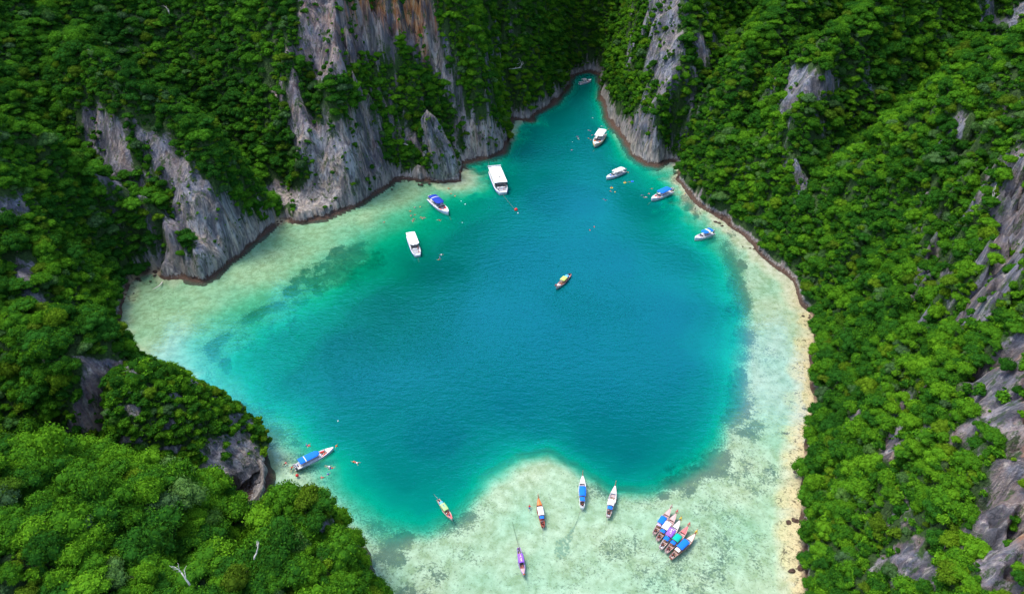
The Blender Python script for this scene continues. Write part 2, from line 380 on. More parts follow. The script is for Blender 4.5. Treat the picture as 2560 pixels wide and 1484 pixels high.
# ---- limestone material
def rock_material(name, floor=True):
    t = NT(name)
    st = t.coord((0.24, 0.24, 0.030)); st2 = t.coord((0.85, 0.85, 0.11)); iso = t.coord((1, 1, 1))
    n1 = t.noise(st, 1.0, 6, 0.6, 0.5); n2 = t.noise(st2, 1.0, 5, 0.65, 0.4); n3 = t.noise(iso, 0.12, 5, 0.55)
    n4 = t.noise(iso, 1.3, 6, 0.7)
    base = t.ramp(n1, [(0.32, (0.018, 0.022, 0.035)), (0.42, (0.055, 0.065, 0.095)), (0.50, (0.115, 0.125, 0.165)), (0.60, (0.20, 0.205, 0.235)), (0.72, (0.36, 0.34, 0.33))])
    base = t.mix(t.rng(n2, 0.42, 0.62, 0.0, 0.75), base, t.ramp(n2, [(0.4, (0.025, 0.03, 0.045)), (0.53, (0.11, 0.115, 0.14)), (0.66, (0.34, 0.32, 0.30))]))
    warm = t.rng(n3, 0.46, 0.60, 0.0, 0.7)
    base = t.mix(warm, base, t.mix(0.5, base, (0.26, 0.18, 0.12)))
    on = t.noise(t.coord((0.35, 0.35, 0.03)), 1.0, 5, 0.6, 0.3)
    of = t.math('MULTIPLY', t.rng(on, 0.33, 0.50), t.attr('orange') if floor else 0.35, clamp=True)
    base = t.mix(of, base, t.ramp(n2, [(0.35, (0.16, 0.05, 0.015)), (0.48, (0.42, 0.15, 0.04)), (0.62, (0.52, 0.31, 0.16))]))
    base = t.mix(t.rng(n4, 0.5, 0.75, 0, 0.35), base, (0.04, 0.042, 0.045))
    if floor:
        base = t.mix(t.math('MULTIPLY', t.math('MULTIPLY', t.attr('pale'), t.math('SUBTRACT', 1.0, of)), t.rng(n2, 0.36, 0.54)), base, t.mix(t.rng(n1, 0.4, 0.62), (0.46, 0.36, 0.26), (0.36, 0.36, 0.38)))
    # long dark water stains
    nd = t.noise(t.coord((0.17, 0.17, 0.010)), 1.0, 6, 0.72, 0.8)
    base = t.mix(t.rng(nd, 0.47, 0.58, 0, 0.8), base, t.mix(n4, (0.014, 0.016, 0.022), (0.07, 0.072, 0.085)))
    # pale washed band and the dark, weedy tidal foot
    sep = t.n('ShaderNodeSeparateXYZ'); tc = t.n('ShaderNodeTexCoord'); t.t.links.new(tc.outputs['Object'], sep.inputs[0])
    z = t.math('ADD', sep.outputs[2], t.rng(n4, 0.3, 0.7, -1.2, 1.2))
    pale = t.math('MULTIPLY', t.rng(z, 12.0, 5.0), 0.5)
    base = t.mix(pale, base, t.mix(t.rng(n2, 0.35, 0.6), (0.10, 0.09, 0.085), (0.38, 0.34, 0.29)))
    tide = t.rng(z, 1.7, 0.9)
    base = t.mix(tide, base, t.mix(n4, (0.035, 0.022, 0.016), (0.11, 0.065, 0.045)))
    if floor:
        veg = t.math('SUBTRACT', 1.0, t.attr('bare'))
        nv = t.noise(iso, 0.5, 5, 0.7)
        vf = t.math('MULTIPLY', t.rng(t.math('ADD', veg, t.math('SUBTRACT', nv, 0.5)), 0.35, 0.6), t.rng(sep.outputs[2], 1.6, 2.6))
        g = t.ramp(n4, [(0.3, (0.010, 0.022, 0.006)), (0.55, (0.028, 0.060, 0.012)), (0.75, (0.055, 0.10, 0.02))])
        base = t.mix(vf, base, g)
        # fringe of moss and small plants on the bare faces
        mf = t.rng(t.noise(t.coord((1, 1, 0.45)), 0.35, 7, 0.75), 0.54, 0.60)
        base = t.mix(t.math('MULTIPLY', t.math('MULTIPLY', mf, 0.85), t.rng(sep.outputs[2], 3.5, 6.0)), base, g)
        snd = t.attr('sand')
        base = t.mix(snd, base, t.mix(t.rng(n4, 0.45, 0.7), (0.46, 0.36, 0.22), (0.20, 0.14, 0.08)))
    h = t.math('ADD', t.math('MULTIPLY', n1, 1.4), t.math('ADD', t.math('MULTIPLY', n2, 0.9), t.math('MULTIPLY', n4, 0.5)))
    return t.done(t.bsdf(base, 0.85, 0.2, t.bump(h, 0.9, 1.6)))
ROCKMAT = rock_material('limestone')
TOWERS = []
TROCK = [([(470,1200),(500,1130),(560,1080),(625,1085),(660,1140),(680,1200),(650,1300),(560,1310),(490,1280)], .99, .18), ([(1040,250),(1095,260),(1135,340),(1170,420),(1170,480),(1075,480),(1080,400),(1045,330)], .97, .05)]
def rock_tower(name, label, cx, cy, prof, cave=None, na=260, nz=130, amp=1.0, pale=False):
    th = np.linspace(0, 2 * np.pi, na + 1)[:-1]; zz = np.linspace(-1.0, prof[-1][0], nz) ; T, Z = np.meshgrid(th, zz)
    pz = [p[0] for p in prof]; f = lambda k: np.interp(Z, pz, [p[k] for p in prof])
    rx, ry, ox_, oy_ = f(1), f(2), f(3), f(4)
    ux, uy = np.cos(T), np.sin(T)
    n = fbm(ux * 14 + 40 + Z * .05, uy * 14 + Z * .05, 9, 4, 501, .6) * 2.6 + fbm(ux * 16 + Z * .45, uy * 16 - Z * .3, 5, 4, 511, .62) * 1.5 + fbm(ux * 18 + 9 + Z * .3, uy * 18 + Z, 2.2, 3, 515) * .5
    k = 1 + amp * n / np.maximum(rx, 3) * sstep(0, 2, rx)
    X = cx + ox_ + rx * k * ux; Y = cy + oy_ + ry * k * uy
    rock = np.zeros(X.shape)
    if cave:
        qx, qy, _ = project(X, Y, Z); e = np.hypot((qx - cave[0]) / cave[2], (qy - cave[1]) / cave[3]) * (1 + .35 * fbm(X + 50, Y + Z, 2.0, 3, 530))
        m = (1 - sstep(.72, 1.0, e)) * (uy < 0.5)
        X = X - m * 5.5 * ux; Y = Y - m * 5.5 * uy; Z = Z - m * 7.0
    idx = np.arange(na * nz).reshape(nz, na); r_ = np.roll(idx, -1, 1)
    F = np.stack([idx[:-1].ravel(), r_[:-1].ravel(), r_[1:].ravel(), idx[1:].ravel()], 1)
    qx, qy, _ = project(X, Y, Z); br = np.zeros(X.shape); og = np.zeros(X.shape)
    wj = 26 * fbm(X, Y + Z, 5, 3, 540)
    for poly, b_, o_ in TROCK:
        if b_ > .8: mm = blur_poly_mask(qx + wj, qy + wj, poly, 12); br = np.maximum(br, mm * b_); og = np.maximum(og, mm * o_)
    br = np.maximum(br, 1 - sstep(4, 7, Z + fbm(X, Y, 4, 2, 545) * 4)); br = np.maximum(br, .7 * sstep(-.1, .3, fbm(X, Y + Z, 6, 3, 550)))
    pl = 0.85 * br * sstep(-.35, .15, fbm(X + 9, Y + Z, 5, 3, 570)) if not pale else 0.7 * sstep(-.1, .3, fbm(X, Y, 4, 3, 560))
    TOWERS.append((X, Y, Z, br, cx, cy))
    V = np.stack([X.ravel(), Y.ravel(), Z.ravel()], 1)
    me = grid_mesh(name, V, F, True, {'pale': pl.ravel(), 'bare': br.ravel(), 'orange': og.ravel(), 'sand': 0 * og.ravel()})
    return tag(link(name, me, None, ROCKMAT), label, kind='structure')
rock_tower('rock_knoll', 'jungle-topped limestone knoll with a dark cave in its seaward face', -97, 149.5,
           [(-1,18.8,15,0,0),(.8,19,15.2,0,0),(1.6,17.6,14,0,0),(3.0,18.2,14.8,0,0),(4.6,20.6,17.6,0,0),(8,20.0,17.8,-1.2,0),(12,18.2,17.0,-3.2,.4),(20,15.2,14.5,-6,1),(27,12.2,12,-8,1.5),(33,8.5,8.5,-9.8,2),(37,4.5,4.5,-11.2,2),(38.8,.3,.3,-11.6,2)], cave=(578, 1212, 30, 21))
rock_tower('rock_pinnacle', 'narrow grey limestone pinnacle standing at the waterline of the centre cliff', -38.5, 359.5,
           [(-1,9.5,7,0,0),(.8,9.5,7,0,0),(1.6,8.0,6,0,0),(3,8.4,6.3,0,0),(5,9.3,7,-.2,0),(12,8.4,6.5,-1.3,0),(20,6.8,5.4,-2.6,.4),(28,4.8,4.0,-4.6,.6),(34,2.8,2.4,-6,.8),(38.5,.2,.2,-6.6,.8)], amp=.9, na=160, nz=90, pale=True)
sandm = np.zeros(GX.shape)
for (px, py, r) in [(2010,800,7),(2012,860,6),(2005,930,7),(2002,1000,7),(1996,1080,7),(1992,1150,6),(1978,1250,6),(1984,1330,6),(1996,1400,6),(2000,1484,6),
                    (350,700,6),(385,686,5),(322,735,4),(705,556,4),(2000,1600,6)]:
    x, y, _z = at(px, py); sandm = np.maximum(sandm, 1 - sstep(r * 0.5, r * 1.05, np.hypot(GX - x, GY - y)))
beach = (sandm > 0.02) & (GZ < 3.0)
LZ = np.where(beach, np.minimum(LZ, 0.10 + 0.14 * np.maximum(GD, 0) + (LZ - 0.3) * sstep(2.0, 5.0, GD)), LZ)
sandm = sandm * (1 - sstep(1.0, 2.0, GZ)) * sstep(-.32, -.05, fbm(GX, GY, 7, 3, 620))
hills = polar_object('hills', GD > -2.5, LX, LY, np.where(GD < 0, np.minimum(LZ, GD * 0.5), LZ), {'bare': bare, 'orange': orange, 'sand': sandm, 'pale': palem}, ROCKMAT)
tag(hills, 'steep grey limestone cliffs and jungle hills enclosing the lagoon', kind='structure')

# ------------------------------------------------------------------ depth of the lagoon
DROP_PX = [(1122,466),(1120,475),(1010,560),(900,620),(820,700),(700,760),(610,800),(540,860),(545,930),(610,985),(690,1060),(760,1110),(820,1180),(900,1260),(960,1310),
 (1060,1320),(1150,1270),(1225,1190),(1300,1140),(1370,1130),(1440,1155),(1540,1215),(1640,1210),(1740,1150),(1790,1090),(1825,1000),(1835,900),(1850,790),
 (1835,690),(1800,600),(1740,545),(1690,480),(1670,430),(1640,432),(1560,390),(1508,300),(1500,230),(1508,180),(1472,170),(1430,185),(1415,225),(1300,320),(1280,360),(1250,405),(1150,412)]
DROP = [at(*p)[:2] for p in DROP_PX]
DEPTH_PTS = [ # (px, py, metres)
 (1280,1000,13),(1400,850,13),(1500,1000,13),(1250,800,12),(1100,900,12),(1300,650,12),(1500,650,11),(1400,500,11),(1450,350,9),(1350,340,9),(1480,240,7),(1465,195,8),(1450,175,8),(1100,1100,12),(1350,1080,10),(1500,1110,11),
 (1650,800,12),(1700,950,12),(1650,1080,10),(1750,1000,8),(1780,850,7),(1700,650,8),(1620,520,8),(1560,330,8),(1590,420,7),(1640,450,5),(1700,560,4.8),(1760,600,4.6),
 (950,760,11),(850,860,11),(900,950,12),(750,860,7),(800,800,6.5),(700,790,4.6),(600,850,4.6),(640,900,6.5),(750,960,9),(850,1080,9),(900,1180,8),(980,1220,8),(1050,1250,6.5),(1130,1220,7),(1200,1140,7),
 (840,700,4.6),(900,720,7),(950,670,6.2),(1000,620,6),(900,650,4.4),(1100,560,5.2),(1150,520,6),(1200,480,6.5),(1130,480,4.4),(1050,580,5.2),(1180,600,9),(1100,680,10),(1230,420,8),(780,760,4.8),(1220,1190,5),(1370,1120,5.4),(1780,700,5.6),(700,1040,6),(830,1150,6)]
DP = [(*at(a, b)[:2], c) for a, b, c in DEPTH_PTS]
wxn = 2.5 * fbm(GX, GY, 16, 4, 201, 0.6); wyn = 2.5 * fbm(GX, GY, 16, 4, 207, 0.6)
dd = poly_dist(GX + wxn, GY + wyn, DROP); dd = np.where(inside(GX + wxn, GY + wyn, DROP), dd, -dd)
deep = idw(GX, GY, DP, 3.5)
shal = 0.9 + 0.25 * fbm(GX, GY, 20, 3, 210)
green_left = sstep(20, -60, GX) * sstep(150, 240, GY)
# width of the slope varies round the bay
WID = [(*at(a, b)[:2], c) for a, b, c in [(700,740,30),(800,800,30),(650,850,30),(900,600,24),(1000,560,22),(1100,480,17),(560,900,24),(650,1050,14),(760,1130,12),(950,1290,12),(1100,1290,9),(1250,1170,7),(1370,1135,6),(1540,1215,7),(1740,1150,9),(1830,950,10),(1850,760,10),(1800,600,12),(1700,500,12),(1500,300,8),(1300,330,6)]]
wd = idw(GX, GY, WID, 3) * 1.3 * (1 + 0.5 * fbm(GX, GY, 30, 3, 333))
DEPTH = shal + (deep - shal) * sstep(0, 1, np.clip(dd / wd * 0.5 + 0.30 + 0.07 * green_left, 0, 1)) ** 0.9
land = np.maximum(0, -GD)                                     # distance from the shore, in the water
DEPTH = np.minimum(DEPTH, 0.02 + land * (0.085 + 0.5 * np.maximum(sstep(2.3, 4.2, GS), sstep(425, 450, GY))) + 2.5 * (land / 26.0) ** 2)


# (sea floor detail) weed and coral density on the sea floor
CORAL_PX = [(860,660,70,1),(920,640,50,.9),(790,690,50,.9),(740,720,45,.7),(690,790,70,.45),(610,850,45,.4),(560,900,22,1),(700,1080,60,.7),(660,1010,50,.5),(560,990,35,.5),(740,1150,50,.4),
 (1840,700,28,1),(1835,770,30,.95),(1850,660,22,.9),(1845,830,26,.8),(1850,930,30,.7),(1860,990,40,.65),(1870,1060,60,.55),(1790,1150,60,.6),(1700,1200,60,.6),(1660,1230,22,.9),(1850,560,16,.7),(1830,580,14,.7),(1900,640,20,.3),
 (980,1370,60,.7),(1010,1340,40,.6),(960,1420,60,.55),(1060,1440,50,.5),(1100,1420,40,.4),(1030,1480,60,.5),(1130,1300,30,.4),(1170,1280,25,.5),
 (1840,1380,110,.3),(1750,1430,100,.35),(1650,1440,90,.3),(1560,1360,70,.35),(1880,1180,90,.35),(1920,900,60,.2),(1800,1290,90,.25),(1150,1400,70,.2),(1500,1230,30,.4),(1330,1440,80,.12),(1450,1420,80,.18),
 (450,770,120,.10),(700,640,100,.12),(900,560,80,.15),(1725,515,12,1),(1680,500,10,.9),(1740,535,8,1),(1765,590,15,.5)]
cd = np.zeros(GX.shape)
cpx, cpy, _ = project(GX, GY, 0 * GX)
jx2 = 14 * fbm(GX, GY, 6, 4, 220, 0.65); jy2 = 14 * fbm(GX, GY, 6, 4, 230, 0.65)
for a, b, r, s in CORAL_PX:
    q = np.hypot(cpx + jx2 - a, (cpy + jy2 - b) * 1.2) / r
    cd = np.maximum(cd, s * (1 - sstep(0.55, 1.15, q)))
band = np.exp(-((dd + 2.8) / 4.6) ** 2) * (0.35 + 0.65 * sstep(-.1, .35, fbm(GX, GY, 26, 3, 260)))
bandw = idw(GX, GY, [(*at(a, b)[:2], c) for a, b, c in [(1850,660,1.1),(1850,800,1.1),(1850,950,1.),(1790,1120,1.),(1640,1215,.9),(1540,1215,.5),(1370,1135,.0),(1250,1180,.25),(1150,1280,.7),(980,1330,.9),(820,1180,.35),(700,1070,.9),(600,990,.7),(540,900,.8),(650,790,.8),(780,710,1.1),(900,640,1.),(1050,520,.15),(1160,430,.2),(1700,490,.6),(1780,570,.7),(1500,300,0)]], 3)
cd = np.maximum(cd * (0.45 + 0.8 * sstep(-.25, .25, fbm(GX, GY, 7, 4, 265, .6))), band * bandw)
cd = np.clip(cd + 0.16 * fbm(GX, GY, 12, 4, 270), 0, 1.2)
sand_warm = np.clip(((1 - sstep(-0.5, 6.0, land + 3 * fbm(GX, GY, 9, 3, 610))) * 0.62 + 0.20 * (1 - sstep(6, 32, land))) * sstep(50, 78, GX) * (1 - sstep(225, 270, GY)) + sandm * 0.9, 0, 1)
for (px, py, r) in [(350,712,9),(330,740,6),(705,568,6),(400,700,5)]:
    x_, y_, _z = at(px, py); sand_warm = np.maximum(sand_warm, 0.85 * (1 - sstep(r * 0.4, r, np.hypot(GX - x_, GY - y_))))
green_left = sstep(20, -60, GX) * sstep(150, 240, GY)

def seabed_material():
    t = NT('sea_floor_sand'); v = t.coord((1, 1, 1))
    n1 = t.noise(v, 0.35, 6, 0.65); n2 = t.noise(v, 1.6, 6, 0.75); n3 = t.noise(v, 0.9, 5, 0.7, 0.6)
    sand = t.mix(t.rng(n1, 0.35, 0.65), (0.41, 0.39, 0.32), (0.25, 0.25, 0.17))
    sand = t.mix(t.attr('warm'), sand, t.mix(t.rng(n2, 0.4, 0.65), (0.46, 0.37, 0.23), (0.32, 0.25, 0.14)))
    sand = t.mix(t.math('MULTIPLY', t.attr('algae'), 0.75), sand, t.mix(t.rng(n1, 0.4, 0.62), (0.26, 0.34, 0.21), (0.17, 0.23, 0.13)))
    c = t.attr('coral')
    speck = t.rng(t.math('ADD', n2, t.math('MULTIPLY', c, 0.25)), 0.57, 0.63)
    sand = t.mix(t.math('MULTIPLY', speck, 0.62), sand, (0.07, 0.078, 0.055))
    deb = t.math('MULTIPLY', t.attr('warm'), t.rng(t.noise(v, 0.55, 5, 0.75, 0.5), 0.54, 0.62)); sand = t.mix(deb, sand, (0.085, 0.06, 0.04))
    blotch = t.rng(t.math('ADD', t.math('ADD', t.math('MULTIPLY', n3, 0.55), t.math('MULTIPLY', n2, 0.45)), t.math('MULTIPLY', c, 0.46)), 0.66, 0.75)
    sand = t.mix(t.math('MULTIPLY', blotch, 0.9), sand, t.mix(t.attr('algae'), t.mix(n2, (0.03, 0.05, 0.05), (0.14, 0.15, 0.12)), t.mix(n2, (0.004, 0.05, 0.035), (0.03, 0.10, 0.06))))
    sand = t.mix(t.math('MULTIPLY', t.rng(n1, 0.5, 0.7), 0.35), sand, (0.22, 0.23, 0.13))
    return t.done(t.bsdf(sand, 0.9, 0.1, t.bump(t.math('ADD', n2, n1), 0.6, 0.4)))
SBZ = -np.maximum(DEPTH, 0.05) + 0.25 * cd * fbm(GX, GY, 2.2, 3, 240) - np.maximum(0, GD) * 1.0
seabed = polar_object('seabed', GD < 3.0, GX, GY, np.minimum(SBZ, 0.35 * np.ones_like(SBZ)), {'coral': cd, 'warm': sand_warm, 'algae': green_left}, seabed_material())
tag(seabed, 'pale sandy lagoon floor with coral and weed patches', kind='structure')

def water_material():
    t = NT('lagoon_water_surface'); v = t.coord((1, 1, 1))
    d = t.attr('depth')
    n0 = t.noise(v, 0.06, 4, 0.6)
    dn = t.math('ADD', d, t.math('MULTIPLY', t.math('SUBTRACT', n0, 0.5), t.math('MULTIPLY', d, 0.35)))
    f = t.math('DIVIDE', dn, 14.0)
    body = t.ramp(f, [(0.03, (0.17, 0.33, 0.24)), (0.12, (0.03, 0.31, 0.21)), (0.22, (0.0, 0.25, 0.155)), (0.34, (0.0, 0.155, 0.115)), (0.50, (0.0, 0.097, 0.080)), (0.72, (0.0, 0.070, 0.068)), (0.95, (0.0, 0.064, 0.070))])
    op = t.ramp(f, [(0.0, (0.0,) * 3), (0.06, (0.05,) * 3), (0.12, (0.20,) * 3), (0.24, (0.55,) * 3), (0.40, (0.80,) * 3), (0.60, (0.98,) * 3)])
    tint = t.ramp(f, [(0.0, (0.98, 0.99, 0.96)), (0.05, (0.88, 0.98, 0.90)), (0.11, (0.56, 0.95, 0.86)), (0.24, (0.06, 0.84, 0.72)), (0.5, (0.02, 0.6, 0.6))])
    alg = t.attr('algae'); body = t.mix(t.math('MULTIPLY', alg, 0.85), body, t.mix(1.0, body, (1.0, 0.86, 0.62), 'MULTIPLY'))
    wd_ = t.math('MULTIPLY', t.attr('coral'), t.rng(t.noise(v, 0.5, 5, 0.7), 0.40, 0.56))
    op = t.mix(t.math('MULTIPLY', wd_, 0.72, clamp=True), op, (0.0, 0.0, 0.0))
    wv = t.coord((0.55, 1.0, 1)); 
    w1 = t.noise(wv, 0.42, 3, 0.55, 0.3); w2 = t.noise(wv, 1.15, 3, 0.6, 0.3)
    hgt = t.math('ADD', t.math('MULTIPLY', w1, 1.0), t.math('MULTIPLY', w2, 0.55))
    amp = t.rng(t.noise(v, 0.012, 2, 0.5), 0.4, 0.62, 0.3, 1.1)
    nrm = t.bump(t.math('MULTIPLY', t.math('MULTIPLY', hgt, amp), t.attr('waves')), 1.0, 0.42)
    tr = t.n('ShaderNodeBsdfTransparent'); t.set(tr.inputs[0], tint)
    df = t.n('ShaderNodeBsdfDiffuse'); t.set(df.inputs[0], body); t.set(df.inputs['Normal'], nrm)
    m1 = t.n('ShaderNodeMixShader'); t.set(m1.inputs[0], op); t.t.links.new(tr.outputs[0], m1.inputs[1]); t.t.links.new(df.outputs[0], m1.inputs[2])
    fr = t.n('ShaderNodeFresnel'); fr.inputs[0].default_value = 1.33; t.set(fr.inputs['Normal'], nrm)
    gl = t.n('ShaderNodeBsdfGlossy'); gl.inputs['Roughness'].default_value = 0.10; gl.inputs[0].default_value = (0.08, 0.62, 0.85, 1); t.set(gl.inputs['Normal'], nrm)
    m2 = t.n('ShaderNodeMixShader'); t.set(m2.inputs[0], t.math('MULTIPLY', fr.outputs[0], 0.14)); t.t.links.new(m1.outputs[0], m2.inputs[1]); t.t.links.new(gl.outputs[0], m2.inputs[2])
    return t.done(m2.outputs[0])
waves = sstep(0.5, 6, DEPTH) * 0.85 + 0.15
WXm = polar_object('lagoon_water', (GD < 2.0), GX, GY, 0 * GX, {'depth': np.maximum(DEPTH, 0.01), 'waves': waves, 'algae': green_left, 'coral': np.clip(cd, 0, 1)}, water_material())
tag(WXm, 'turquoise lagoon water, pale over the shallows and deep blue in the middle', kind='structure')
# ------------------------------------------------------------------ vegetation
def leaf_material(name, lo, mid, hi, trunk=False):
    t = NT(name)
    oi = t.n('ShaderNodeObjectInfo')
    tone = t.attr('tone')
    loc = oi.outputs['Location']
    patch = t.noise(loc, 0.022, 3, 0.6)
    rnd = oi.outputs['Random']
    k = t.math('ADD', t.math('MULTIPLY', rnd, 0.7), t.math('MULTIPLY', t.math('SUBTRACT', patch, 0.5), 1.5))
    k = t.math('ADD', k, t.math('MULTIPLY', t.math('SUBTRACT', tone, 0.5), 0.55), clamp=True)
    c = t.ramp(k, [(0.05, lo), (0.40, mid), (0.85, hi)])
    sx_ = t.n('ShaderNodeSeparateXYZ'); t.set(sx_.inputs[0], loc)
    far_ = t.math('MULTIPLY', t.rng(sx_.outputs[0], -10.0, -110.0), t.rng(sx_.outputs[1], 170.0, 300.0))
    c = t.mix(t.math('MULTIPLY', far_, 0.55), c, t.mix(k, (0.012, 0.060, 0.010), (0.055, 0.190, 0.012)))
    # a few greyish, a few olive trees
    rr = t.math('FRACT', t.math('MULTIPLY', rnd, 37.7))
    c = t.mix(t.rng(rr, 0.94, 0.96, 0, 0.5), c, (0.065, 0.10, 0.055))
    c = t.mix(t.rng(rr, 0.08, 0.05, 0, 0.5), c, (0.10, 0.14, 0.008))
    p = t.n('ShaderNodeBsdfPrincipled'); t.set(p.inputs['Base Color'], c); p.inputs['Roughness'].default_value = 0.9
    p.inputs['Specular IOR Level'].default_value = 0.0
    tl = t.n('ShaderNodeBsdfTranslucent'); t.set(tl.inputs[0], t.mix(0.5, c, (0.10, 0.22, 0.01)))
    mx = t.n('ShaderNodeMixShader'); mx.inputs[0].default_value = 0.18
    t.t.links.new(p.outputs[0], mx.inputs[1]); t.t.links.new(tl.outputs[0], mx.inputs[2])
    return t.done(mx.outputs[0])
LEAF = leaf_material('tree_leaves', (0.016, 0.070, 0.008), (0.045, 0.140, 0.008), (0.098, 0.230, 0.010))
BARK = paint('bark', (0.16, 0.12, 0.085), 0.9, 0.5, 0.1, scale=3)
DEADWOOD = paint('bleached_wood', (0.55, 0.50, 0.44), 0.8, 0.5, 0.1, scale=3)

def ico_verts(sub):
    bm = bmesh.new(); bmesh.ops.create_icosphere(bm, subdivisions=sub, radius=1.0)
    v = np.array([x.co[:] for x in bm.verts]); f = [[q.index for q in p.verts] for p in bm.faces]; bm.free(); return v, f
ICO2 = ico_verts(2)
def make_crown(seed, nlobe, flat, nleaf, leaf, spread=0.62):
    r = np.random.default_rng(seed); V = []; F = []; T = []
    lob = [(np.array([0, 0, 0.25]), 0.52)]
    for i in range(nlobe):
        a = i * 2.399 + r.uniform(-.4, .4); q = spread * math.sqrt((i + 0.6) / nlobe)
        lob.append((np.array([math.cos(a) * q, math.sin(a) * q, 0.30 * (1 - q * q * 1.5) + r.uniform(-.10, .14)]), r.uniform(0.24, 0.40)))
    areas = np.array([l[1] ** 2 for l in lob]); cnt = (areas / areas.sum() * nleaf).astype(int)
    for (c, rad), n in zip(lob, cnt):
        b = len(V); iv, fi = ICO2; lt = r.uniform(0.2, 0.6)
        d = iv * rad * 0.78; d = d * (1 + 0.14 * np.sin(iv[:, :1] * 7 + seed) * np.cos(iv[:, 1:2] * 6 + iv[:, 2:] * 5))
        d[:, 2] *= flat
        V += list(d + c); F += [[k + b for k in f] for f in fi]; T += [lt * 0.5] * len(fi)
        u = r.normal(size=(n, 3)); u[:, 2] = np.abs(u[:, 2]) * 0.9 - 0.25 + 0.0 * u[:, 2]; u /= np.linalg.norm(u, axis=1)[:, None]
        rr = rad * r.uniform(0.74, 1.22, n)
        P_ = c + u * rr[:, None] * np.array([1, 1, flat])
        nn = u + r.normal(scale=0.55, size=(n, 3)); nn /= np.linalg.norm(nn, axis=1)[:, None]
        s = leaf * r.uniform(0.6, 1.35, n)
        ref = np.where(np.abs(nn[:, 2:3]) > 0.9, np.array([[1., 0, 0]]), np.array([[0, 0, 1.]]))
        t1 = np.cross(nn, ref); t1 /= np.linalg.norm(t1, axis=1)[:, None]; t2 = np.cross(nn, t1)
        an = r.uniform(0, 6.28, n)[:, None]; e1 = t1 * np.cos(an) + t2 * np.sin(an); e2 = -t1 * np.sin(an) + t2 * np.cos(an)
        for i in range(n):
            b = len(V); p = P_[i]; a1 = e1[i] * s[i]; a2 = e2[i] * s[i] * 0.62; dn = nn[i] * s[i] * 0.25
            V += [p - a1 - dn, p + a2 * 0.9, p + a1 - dn, p - a2]
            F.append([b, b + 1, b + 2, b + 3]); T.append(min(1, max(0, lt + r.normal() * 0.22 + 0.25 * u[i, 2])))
    me = mesh_from('crown', V, F)
    a = me.attributes.new('tone', 'FLOAT', 'FACE'); a.data.foreach_set('value', np.array(T, dtype=np.float32))
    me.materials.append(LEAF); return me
CROWNS = [make_crown(1, 12, 0.8, 1900, 0.058), make_crown(2, 17, 0.75, 2200, 0.052, 0.7), make_crown(3, 8, 0.9, 1700, 0.060, 0.5),
          make_crown(4, 14, 0.7, 2000, 0.055, 0.74), make_crown(5, 10, 1.0, 1800, 0.060, 0.55), make_crown(6, 22, 0.72, 2400, 0.048, 0.80)]
SHRUBS = [make_crown(11, 3, 0.8, 190, 0.17, 0.5), make_crown(12, 5, 0.7, 230, 0.15, 0.6), make_crown(13, 2, 1.0, 160, 0.18, 0.35)]
def make_trunk(seed):
    r = random.Random(seed); V = []; F = []
    def limb(p, d, L, r0, r1, n=4, k=6):
        b = len(V); p = Vector(p); d = Vector(d).normalized(); rings = []
        for i in range(n + 1):
            f = i / n; rad = r0 + (r1 - r0) * f
            q = d.to_track_quat('Z', 'Y')
            rings.append(len(V))
            for j in range(k):
                a = j * 6.2832 / k; V.append(p + q @ Vector((math.cos(a) * rad, math.sin(a) * rad, 0)))
            if i < n:
                p = p + d * (L / n); d = (d + Vector((r.uniform(-.25, .25), r.uniform(-.25, .25), 0.05))).normalized()
        for i in range(n):
            for j in range(k):
                F.append([rings[i] + j, rings[i] + (j + 1) % k, rings[i + 1] + (j + 1) % k, rings[i + 1] + j])
        F.append([rings[-1] + j for j in range(k)])
        return p
    top = limb((0, 0, -1.3), (r.uniform(-.1, .1), r.uniform(-.1, .1), 1), 1.35, 0.075, 0.05)
    for i in range(4):
        a = i * 1.6 + r.uniform(0, 1); limb(top - Vector((0, 0, 0.1)), (math.cos(a), math.sin(a), 0.75), 0.55, 0.04, 0.015, 3, 5)
    me = mesh_from('trunk', V, F, True); me.materials.append(BARK); return me
TRUNKS = [make_trunk(i) for i in range(3)]

# -- scatter over the land surface (area weighted, so steep faces are clothed too)
vx = np.stack([LX, LY, LZ], -1)
e1 = vx[1:, :-1] - vx[:-1, :-1]; e2 = vx[:-1, 1:] - vx[:-1, :-1]
cr = np.cross(e2, e1); ar = np.linalg.norm(cr, axis=-1); NRM = cr / (ar[..., None] + 1e-9)
NRM = NRM * np.sign(NRM[..., 2:3] + 1e-9)
landm = (GZ[:-1, :-1] > 2.0) & (GD[:-1, :-1] > 1.0)
# visibility from the photo's viewpoint by running horizon along each azimuth
elev = (GZ - CAM_H) / rg
run = np.maximum.accumulate(elev, axis=0)
def visible(x, y, z, pad=3.0):
    r = np.hypot(x, y); a = np.arctan2(x, y)
    i = np.clip(np.log(np.maximum(r - 2.0, 26.0) / 26.0) / math.log(860.0 / 26.0) * (NR - 1), 0, NR - 1).astype(int)
    j = np.clip((a - AA[0]) / (AA[-1] - AA[0]) * (NA - 1), 0, NA - 1).astype(int)
    return (z + pad - CAM_H) / r > run[i, j] - 0.004
def scatter(density, seed):
    r = np.random.default_rng(seed)
    w = np.minimum(ar, 45.0) * density * landm
    n = r.poisson(w.sum()); p = (w / w.sum()).ravel()
    k = r.choice(len(p), n, p=p); i, j = np.unravel_index(k, w.shape)
    u, v = r.random(n)[:, None], r.random(n)[:, None]
    q = vx[i, j] * (1 - u) * (1 - v) + vx[i + 1, j] * u * (1 - v) + vx[i, j + 1] * (1 - u) * v + vx[i + 1, j + 1] * u * v
    return q, NRM[i, j], i, j
